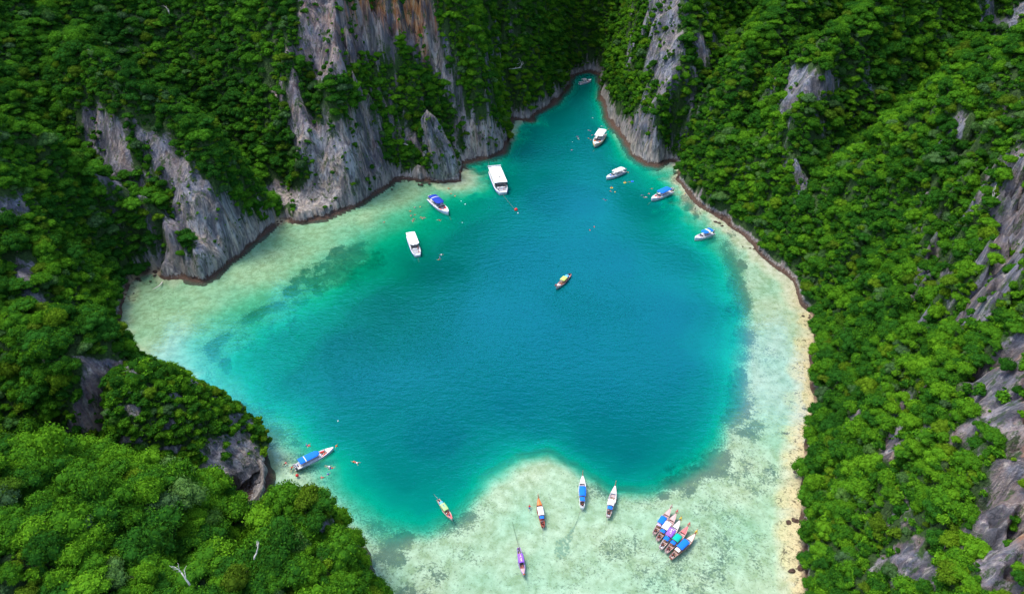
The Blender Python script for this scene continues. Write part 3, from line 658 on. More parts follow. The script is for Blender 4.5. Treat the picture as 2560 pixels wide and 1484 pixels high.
def thin(q, rad, seed, keep=0.62):
    """drop points nearer than keep * radius to a kept one (hash grid)"""
    cell = {}; out = []
    order = np.argsort(-rad)
    for k in order:
        c = rad[k] * keep; g = 3.0; ci = (int(q[k, 0] // g), int(q[k, 1] // g), int(q[k, 2] // g)); m = int(c // g) + 1; ok = True
        for a in range(-m, m + 1):
            for b in range(-m, m + 1):
                for d in range(-m, m + 1):
                    for o in cell.get((ci[0] + a, ci[1] + b, ci[2] + d), ()):
                        if (q[o, 0] - q[k, 0]) ** 2 + (q[o, 1] - q[k, 1]) ** 2 + (q[o, 2] - q[k, 2]) ** 2 < c * c: ok = False; break
                    if not ok: break
                if not ok: break
            if not ok: break
        if ok: cell.setdefault(ci, []).append(k); out.append(k)
    return np.array(out, int)
bare_f = bare[:-1, :-1]; far = rg[:-1, :-1]; gr_f = gr[:-1, :-1]
sandf = sandm[:-1, :-1]
# the heightfield inside the rock towers is covered by them
for (TX, TY, TZ, TB, tx_, ty_) in TOWERS: landm &= (np.hypot((GX[:-1, :-1] - tx_) / (TX.max() - tx_), (GY[:-1, :-1] - ty_) / (TY.max() - ty_)) >= 0.97) | (GZ[:-1, :-1] > TZ.max() - 3)
landm &= ~((np.hypot(GX[:-1, :-1] + 92, GY[:-1, :-1] - 143) < 27) & (GY[:-1, :-1] > 121) & (GX[:-1, :-1] > -104) & (GY[:-1, :-1] < 150))
def tower_scatter(i, per_m2, seed, lo=0.0):
    TX, TY, TZ, TB, tx_, ty_ = TOWERS[i]; P3 = np.stack([TX, TY, TZ], -1); r = np.random.default_rng(seed)
    a = P3[1:] - P3[:-1]; b = np.roll(P3, -1, 1)[:-1] - P3[:-1]; n_ = np.cross(b, a); A = np.linalg.norm(n_, axis=-1); n_ = n_ / (A[..., None] + 1e-9)
    w = A * per_m2 * np.clip(1.08 - TB[:-1] + lo, 0, 1) * (TZ[:-1] > 5); k = r.poisson(w.sum()); c = r.choice(w.size, k, p=(w / w.sum()).ravel()); ii, jj = np.unravel_index(c, w.shape)
    return P3[ii, jj], n_[ii, jj], TB[ii, jj]
px_f, py_f, _ = project(GX[:-1, :-1], GY[:-1, :-1], GZ[:-1, :-1])
cover = np.clip(1.0 - 1.15 * bare_f, 0, 1) ** 1.6 * (sandf < 0.3)
inview = (px_f > -420) & (px_f < 2980) & (py_f > -260) & (py_f < 1800)
seen_f = elev[:-1, :-1] > run[:-1, :-1] - 0.05
dens_t = 0.20 * cover * inview * np.where(seen_f, 1.0, 0.35) * np.where(far > 330, 0.75, 1.0)
Q, QN, qi, qj = scatter(dens_t, 5)
for ti, dn in ((0, .34), (1, .10)):
    tq, tn, tb = tower_scatter(ti, dn, 20 + ti, -.25); Q = np.concatenate([Q, tq]); QN = np.concatenate([QN, tn])
ntow = len(tq)
rad = (1.3 + 3.3 * RNG.random(len(Q)) ** 2.0) * (1 + 0.30 * fbm(Q[:, 0], Q[:, 1], 40, 2, 300)) * np.where(QN[:, 2] < 0.5, 0.78, 1.0)
rad = np.where(np.hypot(Q[:, 0] + 97, Q[:, 1] - 149.5) < 25, np.minimum(rad, 1.9), rad); rad = np.where(np.hypot(Q[:, 0] + 38.5, Q[:, 1] - 362) < 12, np.minimum(rad, 1.7), rad)
nearhill = (Q[:, 0] < -20) & (Q[:, 1] < 128)
rad = np.where(nearhill, rad * 1.18, rad)
keep = thin(Q, rad, 1); Q, QN, rad = Q[keep], QN[keep], rad[keep] * (0.85 + 0.3 * RNG.random(len(keep)))
lift = QN * (rad * 0.32)[:, None]; CP = Q + lift; CP[:, 2] += rad * 0.18
rot = np.stack([RNG.normal(scale=.12, size=len(Q)) + 0.25 * -QN[:, 1] * 0, RNG.normal(scale=.12, size=len(Q)), RNG.uniform(0, 6.28, len(Q))], 1)
var = RNG.integers(0, len(CROWNS), len(Q))
zs = RNG.uniform(0.8, 1.45, len(Q))
print('trees', len(Q))

px, py, dep = project(CP[:, 0], CP[:, 1], CP[:, 2])
vis = visible(CP[:, 0], CP[:, 1], CP[:, 2]) & (px > 10) & (px < 2550) & (py > 5) & (py < 1478)
size = np.where(vis, rad / dep, 0)
order = np.argsort(-size); NEAR = order[:300]; REST = order[300:]

ZONES = [  # (x0, y0, x1, y1 in the photo, phrase, group)
 (0, 1330, 240, 1500, 'in the bottom left corner of the photo', 'trees of the near left hillside'), (240, 1330, 480, 1500, 'at the bottom edge left of the two bare dead trees', 'trees of the near left hillside'),
 (480, 1380, 700, 1500, 'around the bleached dead tree near the bottom edge', 'trees of the near left hillside'), (700, 1380, 1100, 1500, 'at the bottom edge of the hump that meets the pale shallows', 'trees of the near left hillside'),
 (680, 1150, 1100, 1380, 'on the hump directly below the big blue-canopied speedboat', 'trees of the near left hillside'), (480, 1260, 680, 1380, 'on the saddle below the cave', 'trees of the near left hillside'),
 (240, 1200, 480, 1330, 'in the middle of the near left hillside below the knoll', 'trees of the near left hillside'), (0, 1200, 240, 1330, 'on the left frame edge halfway down the near hillside', 'trees of the near left hillside'),
 (0, 1060, 300, 1200, 'in the dip between the two knolls and the near hillside', 'trees of the left slopes'), (270, 880, 700, 1260, 'on the knoll that has the cave', 'trees of the left slopes'),
 (0, 740, 330, 1060, 'on the left knoll behind the cave knoll', 'trees of the left slopes'), (0, 300, 420, 740, 'on the slope above the small sandy cove', 'trees of the left slopes'),
 (0, 0, 1280, 900, 'on the far left cliffs', 'trees of the left slopes'),
 (1900, 1350, 2200, 1500, 'overhanging the bottom end of the sandy strip', 'trees of the near right hillside'), (2200, 1350, 2600, 1500, 'beside the rock faces in the bottom right corner', 'trees of the near right hillside'),
 (1900, 1150, 2150, 1350, 'overhanging the sandy strip right of the five moored boats', 'trees of the near right hillside'), (2150, 1150, 2600, 1350, 'on the lower right hillside between the grey rock faces', 'trees of the near right hillside'),
 (1900, 900, 2200, 1150, 'just above the middle of the sandy strip', 'trees of the right slopes'), (2200, 900, 2600, 1150, 'on the right frame edge midway up', 'trees of the right slopes'),
 (1280, 0, 2600, 900, 'high on the right slope', 'trees of the right slopes'), (0, 0, 3000, 2000, 'on the jungle hillside', 'trees of the hillsides')]
zone_of = {}
for k in NEAR:
    for zi, zz in enumerate(ZONES):
        if zz[0] <= px[k] < zz[2] and zz[1] <= py[k] < zz[3]: zone_of[int(k)] = zi; break
LAB = {}
for zi, zz in enumerate(ZONES):
    ks = [k for k in zone_of if zone_of[k] == zi]
    if not ks: continue
    rs = sorted(rad[k] for k in ks); t1, t2 = rs[len(rs) // 3], rs[2 * len(rs) // 3]
    for k in ks: LAB[k] = (('leafy small-crowned' if rad[k] < t1 else 'leafy medium-sized' if rad[k] < t2 else 'leafy wide-crowned') + ' jungle tree ' + zz[4], zz[5])
    if len(ks) > 6:
        for f_, w_ in ((lambda k: -size[k], 'broadest tree of all '), (lambda k: size[k], 'tiniest tree '), (lambda k: px[k], 'leftmost tree '), (lambda k: -px[k], 'rightmost tree '), (lambda k: py[k], 'uppermost tree '), (lambda k: -py[k], 'lowest tree ')):
            k = min((q for q in ks if LAB[q][0].startswith('leafy')), key=f_); LAB[k] = (w_ + zz[4], zz[5])
protos = {}
for k in NEAR:
    k = int(k); x, y = CP[k, 0], CP[k, 1]
    lab, grp = LAB[k]
    o = bpy.data.objects.new('jungle_tree', None); C.objects.link(o); o.empty_display_size = 0.2
    o.location = CP[k]; o.rotation_euler = rot[k]; s = rad[k]; o.scale = (s, s, s * zs[k])
    tag(o, lab, 'tree', grp)
    c = bpy.data.objects.new('crown', CROWNS[var[k]]); C.objects.link(c); c.parent = o
    tr = bpy.data.objects.new('trunk', TRUNKS[k % 3]); C.objects.link(tr); tr.parent = o
    protos.setdefault(int(var[k]), c)

def instancer(name, pts, rot, scl, idx, src_meshes, label):
    """one mass of foliage: geometry nodes place the shapes on the points of this object's mesh"""
    me = bpy.data.meshes.new(name); n = len(pts); me.vertices.add(n)
    me.vertices.foreach_set('co', pts.astype(np.float32).ravel())
    a = me.attributes.new('rot', 'FLOAT_VECTOR', 'POINT'); a.data.foreach_set('vector', rot.astype(np.float32).ravel())
    a = me.attributes.new('scl', 'FLOAT_VECTOR', 'POINT'); a.data.foreach_set('vector', scl.astype(np.float32).ravel())
    a = me.attributes.new('idx', 'INT', 'POINT'); a.data.foreach_set('value', idx.astype(np.int32))
    o = link(name, me); tag(o, label, kind='stuff')
    g = bpy.data.node_groups.new(name + '_nodes', 'GeometryNodeTree')
    g.interface.new_socket('Geometry', in_out='INPUT', socket_type='NodeSocketGeometry')
    g.interface.new_socket('Geometry', in_out='OUTPUT', socket_type='NodeSocketGeometry')
    gi = g.nodes.new('NodeGroupInput'); go = g.nodes.new('NodeGroupOutput')
    gg = g.nodes.new('GeometryNodeGeometryToInstance')
    for ob in reversed(src_meshes):
        oi = g.nodes.new('GeometryNodeObjectInfo'); oi.inputs['Object'].default_value = ob; oi.transform_space = 'ORIGINAL'
        g.links.new(oi.outputs['Geometry'], gg.inputs[0])
    ip = g.nodes.new('GeometryNodeInstanceOnPoints')
    g.links.new(gi.outputs[0], ip.inputs['Points']); g.links.new(gg.outputs[0], ip.inputs['Instance'])
    ip.inputs['Pick Instance'].default_value = True
    def na(nm, ty):
        q = g.nodes.new('GeometryNodeInputNamedAttribute'); q.data_type = ty; q.inputs['Name'].default_value = nm; return q.outputs[0]
    g.links.new(na('idx', 'INT'), ip.inputs['Instance Index'])
    er = g.nodes.new('FunctionNodeEulerToRotation'); g.links.new(na('rot', 'FLOAT_VECTOR'), er.inputs[0])
    g.links.new(er.outputs[0], ip.inputs['Rotation']); g.links.new(na('scl', 'FLOAT_VECTOR'), ip.inputs['Scale'])
    g.links.new(ip.outputs[0], go.inputs[0])
    md = o.modifiers.new('scatter', 'NODES'); md.node_group = g
    return o
srcs = [protos[k] for k in sorted(protos)]; remap = {k: i for i, k in enumerate(sorted(protos))}
ridx = np.array([remap.get(int(v), 0) for v in var])
instancer('jungle_canopy', CP[REST], rot[REST], np.stack([rad, rad, rad * zs], 1)[REST], ridx[REST], srcs, 'dense green jungle canopy covering the limestone hills')

# shrubs that cling to the rock and fill the gaps
SHR_OBJ = []
dens_s = (0.16 + 0.17 * cover) * np.clip(1.25 - bare_f, 0.10, 1) * inview * seen_f * (sandf < 0.3) * (fbm(GX[:-1, :-1] + .2 * GZ[:-1, :-1], GY[:-1, :-1] - .2 * GZ[:-1, :-1], 9, 4, 310) > -0.15 + 0.22 * bare_f) * 1.5 * (GZ[:-1, :-1] > 4)
S, SN, si, sj = scatter(dens_s, 8)
for ti, dn in ((0, .75), (1, .45)):
    tq, tn, tb = tower_scatter(ti, dn, 30 + ti, -.04); S = np.concatenate([S, tq]); SN = np.concatenate([SN, tn]); si = np.concatenate([si, np.zeros(len(tq), int)]); sj = np.concatenate([sj, np.zeros(len(tq), int)])
SR = 0.5 + 2.0 * RNG.random(len(S)) ** 2.6
SC = S + SN * (SR * 0.3)[:, None]; 
px, py, dep = project(SC[:, 0], SC[:, 1], SC[:, 2])
print('shrubs', len(S))
cand = np.where(visible(SC[:, 0], SC[:, 1], SC[:, 2], 1.0) & (px > 20) & (px < 2540) & (py > 20) & (py < 1460) & (bare[si, sj] > 0.8), SR / dep, 0)
so = np.argsort(-cand); SN_I = so[:60]; SREST = so[60:]
srot = np.stack([-SN[:, 1] * 0.5, SN[:, 0] * 0.5, RNG.uniform(0, 6.28, len(S))], 1)
for k in SN_I:
    k = int(k); lf = SC[k, 0] < 0
    o = bpy.data.objects.new('cliff_shrub', SHRUBS[k % 3]); C.objects.link(o)
    o.location = SC[k]; o.rotation_euler = srot[k]; o.scale = [SR[k]] * 3
    w_ = ('cave knoll face' if py[k] > 1000 else 'left knoll face' if px[k] < 330 and py[k] > 740 else 'rocky spur above the cove' if px[k] < 690 else 'centre cliff upper face' if px[k] < 1160 and py[k] < 250 else 'centre cliff lower face' if px[k] < 1300 else 'bluff right of the inlet') if px[k] < 1800 else ('rock faces in the lower right corner' if py[k] > 1000 else 'rock faces on the right frame edge')
    tag(o, 'small green shrub on the ' + w_, 'shrub', 'shrubs on the ' + w_)
    if len(SHR_OBJ) < 3 and all(o.data != q.data for q in SHR_OBJ): SHR_OBJ.append(o)
instancer('undergrowth', SC[SREST], srot[SREST], np.repeat(SR[SREST][:, None], 3, 1) , RNG.integers(0, len(SHR_OBJ), len(SREST)), SHR_OBJ, 'low shrubs and creepers clinging to the cliffs')
# ------------------------------------------------------------------ boats
WHITE = (0.62, 0.62, 0.62)
COL = {'white': WHITE, 'cream': (0.50, 0.43, 0.38), 'pinkish': (0.42, 0.27, 0.25), 'rust': (0.30, 0.045, 0.02), 'red': (0.45, 0.02, 0.015), 'coral': (0.50, 0.10, 0.10),
       'orange': (0.55, 0.14, 0.015), 'yellow': (0.60, 0.42, 0.04), 'lime': (0.42, 0.58, 0.12), 'green': (0.28, 0.50, 0.18), 'teal': (0.0, 0.32, 0.24), 'blue': (0.005, 0.13, 0.62),
       'navy': (0.01, 0.035, 0.28), 'purple': (0.22, 0.09, 0.48), 'wood': (0.20, 0.11, 0.06), 'dark': (0.02, 0.018, 0.018), 'grey': (0.28, 0.28, 0.29), 'lilac': (0.38, 0.30, 0.48),
       'skin': (0.42, 0.22, 0.14), 'hair': (0.02, 0.014, 0.01), 'pink': (0.55, 0.14, 0.22), 'skyblue': (0.10, 0.32, 0.62)}
def M(c, kind='p'):
    if kind == 'c': return paint('cloth_' + c, COL[c], 0.8, 0.22, 0.15, scale=1.4)
    if kind == 'm': return paint('metal_' + c, COL[c], 0.3, 0.2, 0.5, 0.4)
    return paint('painted_' + c, COL[c], 0.45, 0.35, 0.35, scale=1.1)
GLASS = paint('tinted_glass', (0.02, 0.03, 0.04), 0.08, 0.1, 0.6)
ROPE = paint('rope', (0.16, 0.17, 0.12), 0.9, 0.3, 0.1)

def mb_box(V, F, c, s, rz=0.0):
    b = len(V); cx, cy, cz = c; hx, hy, hz = s[0] / 2, s[1] / 2, s[2] / 2
    ca, sa = math.cos(rz), math.sin(rz)
    for dx, dy, dz in [(-1,-1,-1),(1,-1,-1),(1,1,-1),(-1,1,-1),(-1,-1,1),(1,-1,1),(1,1,1),(-1,1,1)]:
        x, y = dx * hx, dy * hy; V.append((cx + x * ca - y * sa, cy + x * sa + y * ca, cz + dz * hz))
    for f in [(0,3,2,1),(4,5,6,7),(0,1,5,4),(1,2,6,5),(2,3,7,6),(3,0,4,7)]: F.append([b + k for k in f])
def mb_tube(V, F, pts, r, k=6):
    rings = []
    for i, p in enumerate(pts):
        p = Vector(p); d = (Vector(pts[min(i + 1, len(pts) - 1)]) - Vector(pts[max(i - 1, 0)]))
        if d.length < 1e-6: d = Vector((0, 0, 1))
        q = d.normalized().to_track_quat('Z', 'Y'); rad = r[i] if isinstance(r, (list, tuple)) else r
        rings.append(len(V))
        for j in range(k):
            a = j * 6.28318 / k; V.append(tuple(p + q @ Vector((math.cos(a) * rad, math.sin(a) * rad, 0))))
    for a, b in zip(rings[:-1], rings[1:]):
        for j in range(k): F.append([a + j, a + (j + 1) % k, b + (j + 1) % k, b + j])
    F.append([rings[0] + j for j in reversed(range(k))]); F.append([rings[-1] + j for j in range(k)])
def mb_loft(V, F, secs, closed=True, caps=True):
    n = len(secs[0]); b = len(V)
    for s in secs: V.extend([tuple(p) for p in s])
    for i in range(len(secs) - 1):
        for j in range(n if closed else n - 1):
            F.append([b + i * n + j, b + i * n + (j + 1) % n, b + (i + 1) * n + (j + 1) % n, b + (i + 1) * n + j])
    if caps: F.append([b + j for j in reversed(range(n))]); F.append([b + (len(secs) - 1) * n + j for j in range(n)])
def part(name, parent, mat, fn, smooth=False):
    V, F = [], []; fn(V, F)
    me = mesh_from(name, V, F, smooth); bm = bmesh.new(); bm.from_mesh(me); bmesh.ops.recalc_face_normals(bm, faces=bm.faces); bm.to_mesh(me); bm.free()
    return link(name, me, parent, mat)
def hull_secs(L, prof, floor, wall=0.08, n=17):
    """prof(t) -> half beam, sheer height, keel depth; closed rings port to starboard and back along the inside"""
    secs = []
    for i in range(n):
        t = i / (n - 1.0); x = -L / 2 + L * t; b, s, k = prof(t); fb = max(0.02, b - wall); fl = min(floor(t), s - 0.05)
        cm = 0.82
        secs.append([(x, b, s), (x, b * 0.97, s * 0.45), (x, b * cm, 0.0), (x, b * 0.45, k * 0.7), (x, 0, k), (x, -b * 0.45, k * 0.7), (x, -b * cm, 0.0), (x, -b * 0.97, s * 0.45), (x, -b, s),
                     (x, -fb, s), (x, -fb * 0.92, fl), (x, 0, fl), (x, fb * 0.92, fl), (x, fb, s)])
    return secs
def canopy(x0, x1, w, z, rise, round_front=0.0, thick=0.06, n=9, m=7):
    def fn(V, F):
        secs = []
        for i in range(n):
            t = i / (n - 1.0); x = x0 + (x1 - x0) * t
            ww = w
            if round_front > 0:
                u = max(0, (x - (x1 - round_front)) / round_front); ww = w * math.sqrt(max(0.03, 1 - (u * 0.93) ** 2)) if u > 0 else w
            top = []; bot = []
            for j in range(m):
                a = -1 + 2 * j / (m - 1.0); zz = z + rise * (1 - a * a) - 0.05 * (2 * t - 1) ** 2
                top.append((x, a * ww, zz)); bot.append((x, a * ww, zz - thick))
            secs.append(top + bot[::-1])
        mb_loft(V, F, secs)
    return fn
def posts(root, spots, z0, z1, mat, r=0.035):
    for x, y in spots: part('canopy_post', root, mat, lambda V, F, x=x, y=y: mb_tube(V, F, [(x, y, z0), (x, y * 0.97, z1)], r, 6))

def set_pose(root, bow, stern, L, z=0.0, shrink=1.0):
    b = Vector(at(*bow, z)); s = Vector(at(*stern, z)); d = b - s
    root.location = ((b.x + s.x) / 2, (b.y + s.y) / 2, z); root.rotation_euler = (0, 0, math.atan2(d.y, d.x))
    k = d.length / L * shrink; root.scale = (k, k, k); return k
def root_obj(name, label, cat, group=None):
    o = bpy.data.objects.new(name, None); C.objects.link(o); o.empty_display_size = 0.3; return tag(o, label, cat, group)

BOATROOT = {}
def longtail(key, bow, stern, label, hull='cream', deck='pinkish', top='blue', aft='blue', inner='wood', tip='pinkish', aft_len=1.0, top_x=(-2.3, 1.2), mark=None, scarf=None, tail=False):
    o = root_obj('longtail_boat', label, 'longtail boat', 'longtail boats anchored in the lagoon')
    L = 11.0
    def prof(t):
        b = 0.52 + 0.56 * math.sin(math.pi * min(1, t / 0.9) ** 0.9 * 0.5 + 0.0) if t < 0.45 else 1.07 * (1 - ((t - 0.45) / 0.55) ** 2.3) + 0.05
        s = 0.62 + 0.22 * (1 - t) ** 3 + 1.05 * t ** 4.5; k = -0.35 + 0.45 * t ** 6
        return b, s, k
    hl = part('hull', o, M(hull), lambda V, F: mb_loft(V, F, hull_secs(L, prof, lambda t: 0.18 + 0.9 * t ** 7)), True)
    part('floor_boards', o, M(inner), lambda V, F: [mb_box(V, F, (-3.9 + 0.75 * i, 0, 0.235), (0.66, 1.30, 0.05)) for i in range(10)])
    for sd in (-1, 1):
        part('rub_rail', o, M(tip), lambda V, F, sd=sd: mb_tube(V, F, [(-L / 2 + L * t, sd * (prof(t)[0] + 0.02), prof(t)[1] + 0.01) for t in [i / 14.0 for i in range(15)]], 0.055, 5), True)
    def fdeck(V, F):
        secs = []
        for i in range(7):
            t = 0.76 + 0.235 * i / 6.0; b, s, _ = prof(t); b *= 0.97; x = -L / 2 + L * t
            secs.append([(x, b, s + 0.0), (x, 0, s + 0.09), (x, -b, s + 0.0), (x, -b, s - 0.06), (x, b, s - 0.06)])
        mb_loft(V, F, secs)
    part('foredeck', o, M(deck), fdeck)
    for x in (1.9, 2.5, -3.2):
        b = prof(x / L + 0.5)[0]; part('bench', o, M('pinkish' if inner != 'dark' else 'wood'), lambda V, F, x=x, b=b: mb_box(V, F, (x, 0, 0.50), (0.26, 2 * b - 0.14, 0.06)))
    bp = part('bow_post', o, M('rust' if tip in ('rust', 'orange') else 'wood'), lambda V, F: mb_tube(V, F, [(5.25, 0, 1.45), (5.6, 0, 1.85), (5.95, 0, 2.35), (6.2, 0, 2.95)], [0.17, 0.14, 0.11, 0.07], 6), True)
    if scarf: part('scarf', bp, M(scarf, 'c'), lambda V, F: (mb_tube(V, F, [(5.85, 0, 2.1), (6.05, 0, 2.55)], [0.24, 0.20], 8), mb_tube(V, F, [(5.9, 0.1, 2.2), (5.75, 0.35, 1.9), (5.7, 0.38, 1.4)], 0.09, 5), mb_tube(V, F, [(5.9, -0.1, 2.2), (5.8, -0.36, 1.9), (5.72, -0.4, 1.5)], 0.09, 5)))
    if top:
        cn = part('canopy', o, M(top, 'c'), canopy(top_x[0], top_x[1], 0.98, 1.85, 0.22), True)
        posts(o, [(top_x[0] + 0.15, 0.9), (top_x[0] + 0.15, -0.9), ((top_x[0] + top_x[1]) / 2, 0.93), ((top_x[0] + top_x[1]) / 2, -0.93), (top_x[1] - 0.15, 0.9), (top_x[1] - 0.15, -0.9)], 0.6, 1.86, M('wood'))
        if mark:
            def mk(V, F):
                cx = (top_x[0] + top_x[1]) / 2
                for dx, dy, sx, sy, rz in mark: mb_box(V, F, (cx + dx, dy, 1.85 + 0.22 * (1 - (dy / .98) ** 2) + 0.015), (sx, sy, 0.02), rz)
            part('painted_mark', cn, M('white' if top != 'green' else 'navy'), mk)
    if aft:
        part('awning', o, M(aft, 'c'), canopy(top_x[0] - 0.25 - aft_len, top_x[0] - 0.15, 0.72, 1.62, 0.14), True)
        posts(o, [(top_x[0] - 0.15 - aft_len, 0.6), (top_x[0] - 0.15 - aft_len, -0.6)], 0.6, 1.63, M('wood'), 0.03)
    en = part('engine', o, M('dark', 'm'), lambda V, F: (mb_box(V, F, (-4.7, 0, 1.10), (0.85, 0.42, 0.42)), mb_box(V, F, (-4.55, 0, 1.42), (0.35, 0.3, 0.22)), mb_tube(V, F, [(-4.9, 0.15, 1.3), (-5.15, 0.3, 1.7)], 0.06, 6), mb_tube(V, F, [(-4.3, 0, 1.2), (-3.4, 0.1, 1.45)], 0.03, 5), mb_tube(V, F, [(-4.7, 0, 0.6), (-4.7, 0, 0.9)], 0.1, 6)))
    part('engine_block', en, M('rust'), lambda V, F: mb_box(V, F, (-4.75, 0, 1.34), (0.4, 0.34, 0.1)))
    part('propeller_shaft', o, M('grey', 'm'), lambda V, F: mb_tube(V, F, [(-5.1, 0, 1.1), (-6.4 - (1.6 if tail else 0), 0, 0.65 if not tail else 0.45), (-7.0 - (2.2 if tail else 0), 0, 0.1)], 0.045, 6), True)
    part('transom', o, M(tip), lambda V, F: mb_box(V, F, (-L / 2 - 0.03, 0, 0.46), (0.08, 1.0, 0.66)))
    part('cargo', o, M('dark'), lambda V, F: (mb_box(V, F, (-3.9, 0.3, 0.42), (0.5, 0.4, 0.35), 0.3), mb_box(V, F, (-4.2, -0.3, 0.4), (0.35, 0.4, 0.3), 0.7)))
    set_pose(o, bow, stern, 11.9); BOATROOT[key] = o; return o

LT = 'longtail boat with '
MK1 = [(-0.9, 0, 0.9, 0.10, 0), (-0.5, 0.18, 0.5, 0.08, 0.5), (-0.5, -0.18, 0.5, 0.08, -0.5), (0.35, 0, 0.28, 0.34, 0), (0.75, 0.12, 0.28, 0.14, 0), (0.75, -0.14, 0.28, 0.14, 0), (1.15, 0, 0.2, 0.4, 0)]
MK2 = [(0.2, 0, 1.2, 0.10, 0.3), (0.1, 0.25, 0.12, 0.5, 0.3), (-0.5, -0.1, 0.5, 0.10, 1.0), (0.9, 0.2, 0.3, 0.3, 0.3), (1.0, -0.3, 0.35, 0.12, 0.3)]
longtail('L1', (1133, 1305), (1094, 1249), LT + 'pale green canopy and pink bow at the edge of the sandbar', hull='cream', deck='coral', top='green', aft='skyblue', tip='pinkish', mark=[(-0.3, 0, 0.9, 0.3, 0)], tail=True)
longtail('L2', (1345, 1248), (1358, 1321), 'slim longtail boat with orange-red ends and white canopy on the sandbar', hull='rust', deck='orange', top='white', aft='blue', tip='rust', top_x=(-1.9, 1.5), inner='rust')
longtail('L3', (1310, 1444), (1296, 1369), LT + 'purple canopy with white marks, nearest the bottom edge', hull='lilac', deck='pinkish', top='purple', aft=None, tip='purple', mark=MK1, inner='dark', scarf='orange')
longtail('L4', (1456, 1193), (1455, 1275), LT + 'two blue awnings and pale hull, north of the trailing seabed patch', hull='white', deck='cream', top='blue', aft='blue', tip='white', aft_len=1.4)
longtail('L5', (1538, 1218), (1519, 1297), LT + 'white canopy, small blue awning and empty white foredeck', hull='white', deck='white', top='white', aft='blue', tip='pinkish', top_x=(-2.3, -0.2))
longtail('C1', (1677, 1275), (1633, 1338), 'leftmost of the five moored longtail boats, blue canopy, tan hull', hull='pinkish', deck='pinkish', top='blue', aft='lilac', tip='pinkish', aft_len=0.7, scarf='pinkish', top_x=(-1.9, 1.1))
longtail('C2', (1691, 1288), (1641, 1354), 'second from left of the five moored longtail boats, white canopy', hull='pinkish', deck='pinkish', top='white', aft='blue', tip='pinkish', scarf='coral', top_x=(-1.9, 1.1))
longtail('C3', (1700, 1306), (1649, 1375), 'middle one of the five moored longtail boats, purple canopy with white marks', hull='white', deck='white', top='purple', aft='blue', tip='pinkish', mark=MK2, scarf='yellow', top_x=(-1.5, 1.5), aft_len=1.3)
longtail('C4', (1721, 1320), (1663, 1384), 'fourth of the five moored longtail boats, teal canopy and red foredeck', hull='pinkish', deck='coral', top='teal', aft='blue', tip='pinkish', scarf='coral', top_x=(-1.6, 1.0))
longtail('C5', (1739, 1339), (1674, 1399), 'rightmost of the five moored longtail boats, long blue canopy, yellow bow scarf', hull='cream', deck='cream', top='blue', aft='white', tip='rust', scarf='yellow', top_x=(-2.0, 1.7), aft_len=0.9)
longtail('M1', (1389, 725), (1427, 688), LT + 'yellow canopy and blue awning alone in the middle of the lagoon', hull='cream', deck='cream', top='lime', aft='skyblue', tip='coral', aft_len=1.5, scarf='coral', top_x=(-1.6, 1.3), tail=False)

